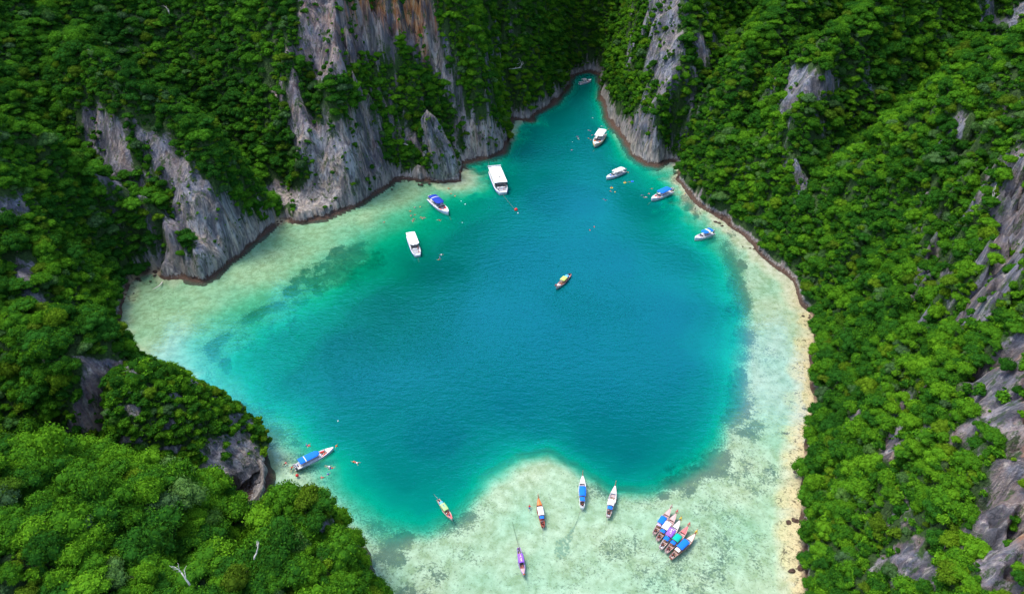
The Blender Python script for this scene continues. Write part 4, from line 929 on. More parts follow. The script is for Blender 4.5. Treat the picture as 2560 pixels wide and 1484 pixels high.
def speedboat(key, bow, stern, label, L=11.5, beam=1.45, top='blue', stripe=True, hull='white', trim='navy', engines=2, top_x=(-4.4, 1.6), rf=1.6, seats='red', small=False):
    o = root_obj('speedboat', label, 'speedboat', 'speedboats anchored in the lagoon')
    def prof(t):
        b = beam * (0.86 + 0.14 * min(1, t / 0.35)) if t < 0.45 else beam * (1 - ((t - 0.45) / 0.55) ** 2.6) + 0.03
        s = 0.85 + 0.55 * t ** 2.2; k = -0.5 + 0.9 * t ** 5
        return b, s, k
    part('hull', o, M(hull), lambda V, F: mb_loft(V, F, hull_secs(L, prof, lambda t: 0.42 + 0.4 * t ** 3, 0.16)), True)
    for sd in (-1, 1):
        part('side_stripe', o, M(trim), lambda V, F, sd=sd: mb_tube(V, F, [(-L / 2 + L * t, sd * (prof(t)[0] * 0.99 + 0.015), prof(t)[1] * 0.62) for t in [i / 14.0 for i in range(15)]], 0.06, 5), True)
        part('rub_rail', o, M('white'), lambda V, F, sd=sd: mb_tube(V, F, [(-L / 2 + L * t, sd * (prof(t)[0] + 0.01), prof(t)[1]) for t in [i / 14.0 for i in range(15)]], 0.07, 5), True)
    def fdeck(V, F):
        secs = []
        for i in range(8):
            t = 0.80 + 0.195 * i / 7.0; b, s, _ = prof(t); b *= 0.98; x = -L / 2 + L * t
            secs.append([(x, b, s + 0.01), (x, 0, s + 0.08), (x, -b, s + 0.01), (x, -b, s - 0.06), (x, b, s - 0.06)])
        mb_loft(V, F, secs)
    part('foredeck', o, M('white'), fdeck)
    part('floor', o, M('grey'), lambda V, F: mb_box(V, F, (-1.0 * L / 11.5, 0, 0.50), (L * 0.66, beam * 1.5, 0.05)))
    part('swim_platform', o, M('white'), lambda V, F: mb_box(V, F, (-L / 2 - 0.35, 0, 0.28), (0.7, beam * 1.2, 0.10)))
    for sd in (-1, 1):
        part('bow_seat', o, M(seats, 'c'), lambda V, F, sd=sd: mb_box(V, F, (L * 0.22, sd * beam * 0.55, 0.88), (L * 0.13, beam * 0.34, 0.16), -sd * 0.22))
        part('side_bench', o, M('white'), lambda V, F, sd=sd: mb_box(V, F, (-L * 0.12, sd * beam * 0.68, 0.72), (L * 0.42, beam * 0.26, 0.4)))
    part('console', o, M('white'), lambda V, F: (mb_box(V, F, (L * 0.07, 0.35, 0.95), (0.6, 0.8, 0.9)),))
    part('windshield', o, GLASS, lambda V, F: mb_box(V, F, (L * 0.15, 0, 1.35), (0.06, beam * 1.3, 0.5)))
    cn = part('canopy', o, M(top, 'c'), canopy(top_x[0], top_x[1], beam * 0.93, 2.35, 0.22, rf, 0.07, 14, 9), True)
    if stripe:
        sx = top_x[0] + (top_x[1] - top_x[0]) * 0.27
        part('canopy_stripe', cn, M('white'), canopy(sx, sx + (0.35 if not small else 1.2), beam * 0.94, 2.375, 0.222, 0, 0.06, 3, 9), True)
    posts(o, [(top_x[0] + 0.2, s * beam * 0.85) for s in (-1, 1)] + [((top_x[0] + top_x[1]) / 2, s * beam * 0.86) for s in (-1, 1)] + [(top_x[1] - rf * 0.8, s * beam * 0.8) for s in (-1, 1)], 0.8, 2.38, M('white'), 0.04)
    for i in range(engines):
        y = (i - (engines - 1) / 2.0) * 0.72
        ob = part('outboard_motor', o, M('dark', 'm'), lambda V, F, y=y: (mb_box(V, F, (-L / 2 - 0.45, y, 0.45), (0.26, 0.2, 1.3)), mb_box(V, F, (-L / 2 - 0.2, y, 0.6), (0.4, 0.24, 0.2))))
        part('cowling', ob, M('grey'), lambda V, F, y=y: mb_loft(V, F, [[(-L / 2 - 0.45 + a * w, y + b * w * 0.7, z) for a, b in ((.42, .3), (.42, -.3), (-.2, -.36), (-.42, -.2), (-.42, .2), (-.2, .36))] for z, w in ((0.95, 0.9), (1.15, 1.05), (1.45, 1.0), (1.6, 0.65))]))
    set_pose(o, bow, stern, L + 0.2, 0.0, 0.84 if key == 'S5' else 0.95); BOATROOT[key] = o; return o
speedboat('S1', (838, 1123), (739, 1172), 'large speedboat with long blue canopy and white stripe, beside the cave knoll', engines=3, L=12.5, top_x=(-5.2, 1.4))
speedboat('S2', (1123, 541), (1075, 500), 'speedboat with dark blue canopy in the green shallows below the centre cliff', top='navy', engines=2)
speedboat('S5', (1484, 374), (1509, 336), 'white-topped speedboat with yellow-trimmed hull in the upper inlet', top='white', stripe=False, hull='cream', trim='yellow', seats='orange', L=10.5, top_x=(-4.6, 1.2), rf=0.4)
speedboat('S6', (1514, 451), (1562, 430), 'white-canopied speedboat next to yellow and blue floats, right of the inlet mouth', top='white', stripe=False, trim='navy', seats='blue', L=11, top_x=(-4.6, 1.3), rf=0.6)
speedboat('S7', (1626, 505), (1680, 480), 'blue-canopied speedboat off the right shore, red cushions in its bow', seats='red', L=11, stripe=False, top_x=(-3.8, 1.6), rf=0.5)
speedboat('S8', (1734, 603), (1783, 585), 'small speedboat with blue and white top, farthest right near the drop-off', L=8.5, beam=1.3, engines=1, seats='lilac', top_x=(-3.2, 0.9), rf=0.9, small=True)
speedboat('S9', (1479, 204), (1449, 212), 'small grey-topped speedboat in the dark far end of the inlet', top='grey', stripe=False, L=8.0, beam=1.2, engines=1, seats='red', top_x=(-2.6, 0.2), rf=0.4)

def tourboat(key, bow, stern, label, L, beam, roof_x, kind):
    o = root_obj('tour_boat', label, 'tour boat', 'white hard-topped tour boats')
    def prof(t):
        b = beam * (0.94 + 0.06 * min(1, t / 0.3)) if t < 0.7 else beam * (1 - 0.34 * ((t - 0.7) / 0.3) ** 2.4)
        return b, 1.15 + 0.3 * t ** 2, -0.5 + 0.5 * t ** 5
    part('hull', o, M('white'), lambda V, F: mb_loft(V, F, hull_secs(L, prof, lambda t: 0.6 + 0.35 * t ** 2, 0.14)), True)
    for sd in (-1, 1):
        part('side_stripe', o, M('navy'), lambda V, F, sd=sd: mb_tube(V, F, [(-L / 2 + L * t, sd * (prof(t)[0] + 0.0), prof(t)[1] * 0.6) for t in [i / 12.0 for i in range(13)]], 0.08, 5), True)
        part('cabin_side', o, M('white'), lambda V, F, sd=sd: mb_box(V, F, ((roof_x[0] + roof_x[1]) / 2, sd * (beam - 0.28), 1.5), (roof_x[1] - roof_x[0] - 0.5, 0.08, 0.8)))
        for i in range(6):
            x = roof_x[0] + 0.9 + i * (roof_x[1] - roof_x[0] - 1.6) / 5.5
            part('cabin_window', o, GLASS, lambda V, F, x=x, sd=sd: mb_box(V, F, (x, sd * (beam - 0.26), 2.2), ((roof_x[1] - roof_x[0]) / 7.2, 0.05, 0.55)))
    part('windshield', o, GLASS, lambda V, F: mb_box(V, F, (roof_x[1] - 0.15, 0, 2.1), (0.06, beam * 1.7, 0.75)))
    rf = part('roof', o, M('white'), canopy(roof_x[0], roof_x[1], beam * 0.98, 2.72, 0.10, 0.0 if kind == 'flat' else 0.9, 0.14, 12, 9), False)
    part('foredeck', o, M('grey'), lambda V, F: mb_box(V, F, ((roof_x[1] + L / 2 - 0.9) / 2 + 0.1, 0, 1.0), (L / 2 - roof_x[1] - 1.0, beam * 1.3, 0.08)))
    part('deck_bench', o, M('white'), lambda V, F: mb_box(V, F, (roof_x[1] + 0.45, 0, 1.2), (0.5, beam * 1.2, 0.4)))
    def rail(V, F):
        pts = [(-L / 2 + L * t, s * prof(t)[0] * 0.95, prof(t)[1] + 0.55) for s, ts in ((1, (0.78, 0.84, 0.9, 0.96, 1.0)), (-1, (1.0, 0.96, 0.9, 0.84, 0.78))) for t in ts]
        mb_tube(V, F, pts, 0.03, 5)
        for x, y, z in pts: mb_tube(V, F, [(x, y, z - 0.55), (x, y, z)], 0.025, 4)
    part('bow_rail', o, M('grey', 'm'), rail)
    if kind == 'flat':
        part('roof_bar', o, M('white'), lambda V, F: mb_box(V, F, (roof_x[0] + 0.12, 0, 2.95), (0.3, beam * 2.05, 0.14)))
        part('roof_mark', rf, M('dark'), lambda V, F: (mb_box(V, F, (0.9, 0.3, 2.84), (0.75, 0.16, 0.03), 0.8), mb_box(V, F, (1.0, 0.05, 2.84), (0.6, 0.14, 0.03), -0.7), mb_box(V, F, (0.55, 0.12, 2.84), (0.3, 0.3, 0.03), 0.2)))
        part('mast', o, M('grey', 'm'), lambda V, F: mb_tube(V, F, [(roof_x[0] + 0.2, -beam * 0.9, 2.8), (roof_x[0] + 0.2, -beam * 0.9, 4.2)], 0.05, 6))
        posts(o, [(roof_x[1] - 0.2, s * beam * 0.9) for s in (-1, 1)], 1.2, 2.75, M('dark'), 0.06)
    else:
        part('hatch', rf, M('grey'), lambda V, F: mb_box(V, F, (roof_x[1] - 1.3, 0, 2.84), (0.5, beam * 1.1, 0.05)))
    for i in range(2):
        y = (-0.5 + i) * 1.1
        ob = part('outboard_motor', o, M('dark', 'm'), lambda V, F, y=y: (mb_box(V, F, (-L / 2 - 0.5, y, 0.5), (0.3, 0.24, 1.4)), mb_box(V, F, (-L / 2 - 0.2, y, 0.7), (0.5, 0.3, 0.2))))
        part('cowling', ob, M('dark'), lambda V, F, y=y: mb_loft(V, F, [[(-L / 2 - 0.5 + a * w, y + b * w * 0.7, z) for a, b in ((.45, .3), (.45, -.3), (-.2, -.4), (-.45, -.2), (-.45, .2), (-.2, .4))] for z, w in ((1.0, 0.9), (1.25, 1.05), (1.6, 1.0), (1.75, 0.65))]))
    set_pose(o, bow, stern, L, 0.0, 0.92); BOATROOT[key] = o; return o
tourboat('S3', (1045, 645), (1026, 594), 'white tour boat with long white roof and grey bow deck beside the green shallows', 13.0, 1.6, (-6.2, 2.6), 'round')
tourboat('S4', (1258, 490), (1235, 434), 'larger flat-roofed white tour boat anchored to the red buoy near the inlet mouth', 14.0, 1.95, (-6.9, 4.2), 'flat')

# ------------------------------------------------------------------ people
def skin_body(name, joints, bones, sub=1):
    me = bpy.data.meshes.new(name); names = list(joints)
    me.from_pydata([joints[n][:3] for n in names], [(names.index(a), names.index(b)) for a, b in bones], []); me.update()
    o = bpy.data.objects.new(name, me); C.objects.link(o)
    o.modifiers.new('skin', 'SKIN'); sv_ = me.skin_vertices[0].data
    for i, n in enumerate(names):
        r = joints[n][3]; sv_[i].radius = (r, r); sv_[i].use_root = (n == 'pelvis')
    m = o.modifiers.new('sub', 'SUBSURF'); m.levels = sub; m.render_levels = sub
    dg = bpy.context.evaluated_depsgraph_get(); out = bpy.data.meshes.new_from_object(o.evaluated_get(dg)); out.name = name
    bpy.data.objects.remove(o); bpy.data.meshes.remove(me)
    out.polygons.foreach_set('use_smooth', [True] * len(out.polygons)); out.materials.clear(); out.materials.append(M('skin'))
    return out
def person_mesh(name, pose):
    J = {}
    if pose == 'float':   # upright in the water, leaning back, arms spread
        sp = [('pelvis', (0, .45, -.13), .125), ('waist', (0, .27, -.06), .115), ('chest', (0, .05, .02), .14), ('neck', (0, -.14, .07), .055), ('head', (0, -.28, .11), .10), ('crown', (0, -.36, .13), .085)]
        sh = ((.19, -.02, .03), (.45, .02, -.02), (.70, .12, -.02), (.78, .16, -.02)); lg = ((.10, .54, -.16), (.18, .90, -.26), (.20, 1.22, -.45), (.20, 1.34, -.40))
    elif pose == 'swim':  # prone on the surface
        sp = [('pelvis', (0, 0, -.05), .125), ('waist', (0, .18, -.04), .115), ('chest', (0, .42, -.01), .14), ('neck', (0, .60, .02), .055), ('head', (0, .74, .03), .10), ('crown', (0, .82, .04), .085)]
        sh = ((.19, .52, 0.0), (.42, .72, -.04), (.50, .98, -.05), (.51, 1.06, -.05)); lg = ((.10, -.08, -.06), (.18, -.48, -.10), (.22, -.88, -.08), (.23, -1.02, -.08))
    elif pose == 'sit':
        sp = [('pelvis', (0, 0, .10), .135), ('waist', (0, 0, .26), .12), ('chest', (0, .0, .46), .145), ('neck', (0, .02, .64), .055), ('head', (0, .05, .77), .10), ('crown', (0, .04, .86), .085)]
        sh = ((.19, .0, .56), (.28, .10, .34), (.20, .30, .24), (.17, .36, .23)); lg = ((.10, .08, .09), (.16, .46, .16), (.17, .50, -.26), (.17, .64, -.30))
    else:
        sp = [('pelvis', (0, 0, .92), .13), ('waist', (0, 0, 1.08), .115), ('chest', (0, 0, 1.30), .145), ('neck', (0, 0, 1.48), .055), ('head', (0, .02, 1.61), .10), ('crown', (0, .01, 1.70), .085)]
        sh = ((.19, 0, 1.40), (.27, -.02, 1.12), (.29, .10, .90), (.29, .13, .82)); lg = ((.10, 0, .86), (.12, .04, .48), (.12, -.02, .08), (.13, .12, .035))
    B = []
    for n, p, r in sp: J[n] = (*p, r)
    B += [('pelvis', 'waist'), ('waist', 'chest'), ('chest', 'neck'), ('neck', 'head'), ('head', 'crown')]
    hd = Vector(J['head'][:3]); face = Vector((0, .2, 1)).normalized() if pose == 'float' else Vector((0, 1, 0)) if pose != 'swim' else Vector((0, .2, -1)).normalized()
    J['nose'] = (*(hd + face * 0.115), .016); B.append(('head', 'nose'))
    for s, q in ((1, 'r'), (-1, 'l')):
        f = lambda p: (p[0] * s, p[1], p[2])
        for k, (n, r) in enumerate((('sh', .062), ('el', .045), ('wr', .032), ('ha', .032))): J[n + q] = (*f(sh[k]), r)
        for k, (n, r) in enumerate((('hi', .10), ('kn', .066), ('an', .042), ('to', .035))): J[n + q] = (*f(lg[k]), r)
        B += [('chest', 'sh' + q), ('sh' + q, 'el' + q), ('el' + q, 'wr' + q), ('wr' + q, 'ha' + q), ('pelvis', 'hi' + q), ('hi' + q, 'kn' + q), ('kn' + q, 'an' + q), ('an' + q, 'to' + q)]
        h = Vector(J['ha' + q][:3]); d = (h - Vector(J['wr' + q][:3])).normalized(); sd = d.cross(Vector((0, 0, 1)))
        if sd.length < .1: sd = Vector((1, 0, 0))
        sd.normalize()
        for i, (off, ln) in enumerate(((-.030, .075), (-.011, .088), (.010, .082), (.030, .066))):
            a = 'f%d%s' % (i, q); J[a] = (*(h + sd * off + d * ln - Vector((0, 0, .012))), .009); B.append(('ha' + q, a))
        J['th' + q] = (*(Vector(J['wr' + q][:3]) + d * .04 + sd * .055 * (1 if s > 0 else -1)), .010); B.append(('wr' + q, 'th' + q))
    body = skin_body(name, J, B)
    def ell(c, s):
        V = [tuple(Vector(c) + Vector((v[0] * s[0], v[1] * s[1], v[2] * s[2]))) for v in ICO2[0]]; return V
    c = Vector(J['head'][:3]); back = -face
    hv = ell(c + back * 0.028 + Vector((0, 0, .035 if pose != 'swim' else .03)), (.108, .112, .112))
    hair = mesh_from('hair', hv, ICO2[1], True); hair.materials.append(M('hair'))
    a, b = Vector(J['waist'][:3]), Vector(J['neck'][:3]); V, F = [], []
    mb_tube(V, F, [tuple(a.lerp(b, t)) for t in (-.05, .15, .45, .75, .92)], [.165, .20, .215, .20, .13], 12)
    vest = mesh_from('life_vest', V, F, True)
    V, F = [], []; pv = Vector(J['pelvis'][:3]); up = (a - pv).normalized()
    mb_tube(V, F, [tuple(pv - up * .10), tuple(pv), tuple(pv + up * .12)], [.15, .165, .145], 10)
    for q in 'rl': mb_tube(V, F, [J['hi' + q][:3], tuple(Vector(J['hi' + q][:3]).lerp(Vector(J['kn' + q][:3]), .5))], [.115, .10], 8)
    shorts = mesh_from('shorts', V, F, True)
    return body, hair, vest, shorts
FIG = {p: person_mesh('person_' + p, p) for p in ('float', 'swim', 'sit', 'stand')}
def person(loc, rz, pose, vest, label, group, shorts='navy', scale=1.0):
    b, h, v, s = FIG[pose]
    o = bpy.data.objects.new('person', b); C.objects.link(o); o.location = loc; o.rotation_euler = (0, 0, rz); o.scale = [scale] * 3
    tag(o, label, 'person', group)
    x = bpy.data.objects.new('hair', h); C.objects.link(x); x.parent = o
    for n, me, c in (('life_vest' if vest in ('orange', 'red', 'coral', 'yellow') else 'shirt', v, vest), ('shorts', s, shorts)):
        if c is None: continue
        if not me.materials: me.materials.append(M('navy', 'c'))
        x = bpy.data.objects.new(n, me); C.objects.link(x); x.parent = o
        x.material_slots[0].link = 'OBJECT'; x.material_slots[0].material = M(c, 'c')
    return o
SW = 'swimmers in the lagoon'
SWIM = [ # px, py, pose, vest, label
 (1120,471,'float','orange','swimmer in orange vest nearest the pinnacle cliff'), (1128,484,'float','orange','swimmer in orange vest midway between pinnacle and blue-topped speedboat'), (1138,490,'float','orange','swimmer in orange vest next to the upper white buoys'),
 (1079,491,'float','orange','swimmer in orange vest at the stern of the dark blue-topped speedboat'), (1036,518,'float',None,'bare-backed swimmer farthest up in the group left of the blue-topped speedboat'), (1050,517,'float','yellow','swimmer in pale yellow vest left of the blue-topped speedboat'),
 (1026,527,'float','orange','leftmost orange-vested swimmer level with the blue-topped speedboat'), (1027,539,'float','orange','orange-vested swimmer just above the pair of swimmers lying close together'), (1038,537,'float','orange','orange-vested swimmer in the middle of the group in the green shallows'),
 (1031,552,'swim','orange','swimmer lying stretched out in orange vest, lowest left of the group'), (1034,548,'float','orange','swimmer touching the stretched-out swimmer in the green shallows'),
 (1052,543,'float','orange','left one of three swimmers huddled in the green shallows'), (1056,546,'float','orange','middle one of three swimmers huddled in the green shallows'), (1061,544,'float','coral','right one of three swimmers huddled in the green shallows'),
 (1097,550,'swim','red','swimmer in red floating below the blue-topped speedboat'), (961,555,'float','orange','lone swimmer in orange vest far left over the pale sand'),
 (1103,636,'float','white','swimmer in white right of the round-roofed tour boat'), (1097,649,'float','orange','orange-vested swimmer below the one in white, right of the round-roofed tour boat'), (1099,643,'float','navy','dark-clothed swimmer between the white and orange ones'),
 (1485,567,'float','coral','swimmer in red vest, right one of a pair in mid lagoon'), (1474,575,'float','coral','swimmer in red vest, left one of a pair in mid lagoon'),
 (1481,295,'float','white','swimmer in white farthest up the inlet'), (1506,316,'swim','white','swimmer in white near the bluff, upper one'), (1500,321,'swim','skyblue','swimmer in light blue just below the one in white near the bluff'), (1513,326,'float','yellow','swimmer in yellow vest above the yellow-trimmed boat'),
 (1521,323,'float','orange','orange-vested swimmer closest to the bluff'), (1473,326,'swim','navy','dark swimmer face down above the yellow-trimmed boat'), (1481,338,'float','coral','swimmer in red vest at the stern left of the yellow-trimmed boat'),
 (1471,346,'float','orange','left one of two orange swimmers beside the yellow-trimmed boat'), (1478,350,'float','orange','right one of two orange swimmers beside the yellow-trimmed boat'), (1443,341,'float','navy','upper one of two dark swimmers left in the inlet'), (1446,347,'swim','white','lower one of two swimmers left in the inlet, in white'),
 (1429,375,'float','pink','swimmer in pink alone at lower left of the inlet'), (1570,431,'float','orange','orange-vested swimmer at the stern of the white-canopied speedboat'),
 (1574,455,'float','orange','orange-vested swimmer holding the blue float'), (1526,478,'float','coral','swimmer in red vest under the yellow ring float'), (1538,480,'float','yellow','swimmer in yellow vest right of the yellow ring float'),
 (1512,499,'swim','navy','dark swimmer alone right of the light patch of water'), (1630,472,'float','orange','orange-vested swimmer left of the right-shore speedboat'), (1622,484,'float','coral','swimmer in red vest left of the right-shore speedboat'),
 (1606,488,'float','navy','dark swimmer left of the right-shore speedboat'), (1613,493,'swim','white','swimmer in white below the dark one near the right-shore speedboat'), (1668,472,'float','orange','left one of two swimmers behind the right-shore speedboat'), (1677,473,'float','orange','right one of two swimmers behind the right-shore speedboat'),
 (771,1113,'float','coral','swimmer in red vest above the big blue-canopied speedboat'), (767,1113,'float','navy','dark swimmer beside the red-vested one above the big speedboat'), (840,1114,'float','orange','swimmer in orange vest just off the bow of the big speedboat'),
 (715,1156,'float','coral','swimmer in red vest left of the big speedboat'), (730,1167,'float','red','swimmer in red at the engines of the big speedboat'), (884,1154,'float','orange','swimmer in orange vest right of the big speedboat in open water'), (890,1155,'swim','white','swimmer in white beside the orange one in open water'),
 (820,1165,'swim','white','upper swimmer in white below the big speedboat'), (829,1169,'swim','navy','swimmer in dark blue near the big speedboat'), (821,1185,'float','navy','dark swimmer below the big speedboat near the trees'), (803,1193,'float','coral','swimmer in red vest closest to the trees below the big speedboat'),
 (1324,1264,'float','red','swimmer standing in the shallows left of the red-ended longtail boat'), (1712,484,'float','yellow','swimmer in pale vest near the right rocky shore')]
for i, (px, py, pose, vest, lab) in enumerate(SWIM):
    p = at(px, py, 0.08); person(p, RNG.uniform(0, 6.28), pose, vest, lab, SW, random.choice(['navy', 'dark', 'red', 'grey']), 1.2)

def aboard(key, spots, base, where):
    r = BOATROOT[key]; ca, sa = math.cos(r.rotation_euler.z), math.sin(r.rotation_euler.z); k = r.scale[0]
    for i, (x, y, z, pose, c, what) in enumerate(spots):
        person((r.location.x + k * (x * ca - y * sa), r.location.y + k * (x * sa + y * ca), k * z), r.rotation_euler.z - 1.57 + (1.2 if i % 2 else -0.9), pose, c, what + ' ' + where, 'people aboard the boats', random.choice(['navy', 'dark', 'red', 'white']), 1.0)
aboard('L1', [(1.9, .3, .5, 'sit', 'red', 'person in red seated on the front bench'), (1.9, -.35, .5, 'sit', 'white', 'person in white seated on the front bench'), (2.5, .25, .5, 'sit', 'coral', 'person in pink seated nearest the bow'), (2.5, -.3, .5, 'sit', 'red', 'person in a red vest near the bow'), (3.4, -.1, .9, 'sit', 'navy', 'person in dark blue on the foredeck')], 0, 'of the green-canopied longtail boat')
aboard('L3', [(1.9, .3, .5, 'sit', 'rust', 'person in dark red on the front bench'), (1.9, -.35, .5, 'sit', 'dark', 'person in black on the front bench'), (2.5, .3, .5, 'sit', 'pink', 'person in pink nearer the bow'), (2.5, -.3, .5, 'sit', 'rust', 'person in maroon nearer the bow'), (-3.3, .1, .5, 'sit', 'cream', 'boatman in beige by the engine')], 0, 'of the lowest purple longtail boat')
aboard('M1', [(1.9, .3, .5, 'sit', 'orange', 'person in orange on the front bench'), (1.9, -.3, .5, 'sit', 'coral', 'person in pink on the front bench'), (2.9, 0, .6, 'sit', 'navy', 'person in dark clothes in the bow')], 0, 'of the yellow-canopied longtail boat')
aboard('L4', [(1.9, -.6, .5, 'sit', 'orange', 'person in an orange vest on the bench')], 0, 'of the longtail boat with two blue awnings')
aboard('S1', [(2.4, .35, .55, 'sit', 'red', 'person in red just ahead of the canopy'), (2.9, -.4, .55, 'sit', 'orange', 'person in orange on the right bow seat'), (3.3, .2, .55, 'stand', 'white', 'person in white standing in the bow'), (3.6, -.3, .6, 'sit', 'coral', 'person in pink on the foredeck edge'), (-5.8, .3, .45, 'sit', 'skyblue', 'person in light blue at the stern')], 0, 'of the big blue-canopied speedboat')
aboard('S2', [(2.3, .3, .55, 'sit', 'red', 'person in red on the left bow seat'), (2.3, -.4, .55, 'sit', 'white', 'person in white on the right bow seat'), (3.1, 0, .6, 'sit', 'red', 'person in red furthest forward')], 0, 'of the dark blue-topped speedboat')
aboard('S4', [(4.9, .8, 1.05, 'stand', 'dark', 'person in black standing at the left front post'), (4.9, -.5, 1.05, 'stand', 'dark', 'person in black standing on the foredeck'), (5.7, .6, 1.05, 'sit', 'red', 'person in red sitting on the foredeck'), (5.6, -1.1, 1.05, 'sit', 'pink', 'person in pink sitting by the bow rail')], 0, 'of the flat-roofed tour boat')
aboard('S3', [(3.4, .8, 1.0, 'stand', 'rust', 'person in brown standing beside the cabin front'), (5.0, .7, 1.0, 'sit', 'coral', 'person in pink sitting on the bow deck')], 0, 'of the round-roofed tour boat')
aboard('S5', [(2.4, .2, .55, 'sit', 'orange', 'person in orange on the bow seat'), (2.4, -.4, .55, 'sit', 'purple', 'person in purple on the bow seat')], 0, 'of the yellow-trimmed boat')
aboard('S6', [(2.6, .2, .55, 'sit', 'blue', 'person in blue sitting in the bow')], 0, 'of the white-canopied speedboat')
aboard('S7', [(2.5, .3, .55, 'sit', 'red', 'person in red on the left bow cushion'), (2.9, -.2, .55, 'sit', 'rust', 'person in maroon on the right bow cushion'), (-5.2, .2, .5, 'sit', 'coral', 'person in pink at the stern')], 0, 'of the right-shore speedboat')
aboard('S9', [(-1.4, .2, .5, 'sit', 'red', 'person in red under the grey top')], 0, 'of the far inlet speedboat')

# ------------------------------------------------------------------ buoys, floats, ropes, sea-floor patch
def lathe(V, F, prof, k=14):
    rings = []
    for r, z in prof:
        rings.append(len(V)); V.extend([(r * math.cos(6.28318 * j / k), r * math.sin(6.28318 * j / k), z) for j in range(k)])
    for a, b in zip(rings[:-1], rings[1:]):
        for j in range(k): F.append([a + j, a + (j + 1) % k, b + (j + 1) % k, b + j])
    F.append([rings[0] + j for j in reversed(range(k))]); F.append([rings[-1] + j for j in range(k)])
def buoy(px, py, col, s, label):
    o = root_obj('buoy', label, 'buoy', 'mooring buoys'); o.location = at(px, py, 0); o.scale = [s] * 3
    part('float_body', o, M(col), lambda V, F: lathe(V, F, [(.2, -.5), (.62, -.25), (.72, .1), (.62, .45), (.35, .75), (.16, .85)]), True)
    part('mooring_ring', o, M('grey', 'm'), lambda V, F: mb_tube(V, F, [(.14 * math.cos(a * .7), 0, .95 + .14 * math.sin(a * .7)) for a in range(10)], .03, 5), True)
buoy(1290, 525, 'red', 1.35, 'large red mooring buoy below the flat-roofed tour boat')
buoy(743, 1188, 'red', 0.75, 'red round buoy at the stern of the big blue-canopied speedboat')
for px, py, s, l in [(845,1052,.35,'tiny white buoy in open water above the big blue-canopied speedboat'), (1153,503,.4,'small white buoy, upper one right of the dark blue-topped speedboat'), (1163,511,.55,'small white buoy, larger one right of the dark blue-topped speedboat'),
                     (1156,557,.35,'tiny white buoy below the bow of the dark blue-topped speedboat'), (1295,533,.5,'small white buoy touching the large red one'), (1431,355,.3,'tiny white buoy in the left of the inlet')]: buoy(px, py, 'white', s, l)
def ring_float(px, py, col, label):
    def fn(V, F):
        n, k = 18, 8
        for i in range(n):
            a = i * 6.28318 / n
            for j in range(k):
                b = j * 6.28318 / k; r = .62 + .22 * math.cos(b); V.append((r * math.cos(a), r * math.sin(a), .08 + .2 * math.sin(b)))
        for i in range(n):
            for j in range(k): F.append([i * k + j, ((i + 1) % n) * k + j, ((i + 1) % n) * k + (j + 1) % k, i * k + (j + 1) % k])
    V, F = [], []; fn(V, F); o = link('ring_float', mesh_from('ring_float', V, F, True), None, M(col)); o.location = at(px, py, 0); tag(o, label, 'float', 'inflatable floats')
ring_float(1529, 470, 'yellow', 'yellow ring float above a red-vested swimmer'); ring_float(1562, 457, 'yellow', 'yellow ring float just below the white-canopied speedboat'); ring_float(1581, 454, 'blue', 'blue ring float right of the orange-vested swimmer')
person((*at(1529, 469, 0.25)[:2], .3), 1.0, 'sit', 'orange', 'swimmer sitting in the upper left yellow ring float', SW); person((*at(1562, 456, 0.25)[:2], .3), 2.0, 'sit', 'coral', 'swimmer sitting in the yellow ring float by the speedboat', SW)

def rope(a, b, label, r=0.045, za=0.7, zb=-0.7, sag=0.4):
    A = Vector(at(a[0], a[1], za)); B = Vector(at(b[0], b[1], 0)); B.z = zb; V, F = [], []
    mb_tube(V, F, [tuple(A.lerp(B, t) - Vector((0, 0, sag * 4 * t * (1 - t)))) for t in [i / 10.0 for i in range(11)]], r, 5)
    tag(link('mooring_rope', mesh_from('mooring_rope', V, F, True), None, ROPE), label, 'rope', 'mooring ropes')
rope((1258,488), (1289,526), 'mooring rope from the flat-roofed tour boat to the red buoy', .05, 1.0, .1, .2)
rope((1357,1322), (1358,1352), 'short rope from the stern of the red-ended longtail boat'); rope((1297,1366), (1281,1300), 'long rope trailing from the purple-canopied longtail boat', .06)
rope((1451,1276), (1438,1308), 'rope from the stern of the boat with two blue awnings to the trailing patch', .06); rope((1517,1298), (1511,1326), 'rope from the stern of the white-canopied longtail boat')
rope((1636,1336), (1618,1368), 'leftmost stern rope of the five moored longtail boats'); rope((1646,1372), (1630,1400), 'second stern rope of the five moored longtail boats'); rope((1662,1383), (1632,1405), 'third stern rope of the five moored longtail boats'); rope((1672,1396), (1648,1418), 'rightmost stern rope of the five moored longtail boats')
rope((839,1122), (850,1123), 'bow rope of the big blue-canopied speedboat', .04); rope((1123,541), (1142,565), 'bow rope of the dark blue-topped speedboat', .04); rope((1045,645), (1056,672), 'bow rope of the round-roofed tour boat', .04)
rope((1626,505), (1604,520), 'bow rope of the right-shore speedboat', .04); rope((1485,374), (1478,388), 'bow rope of the yellow-trimmed boat', .04)

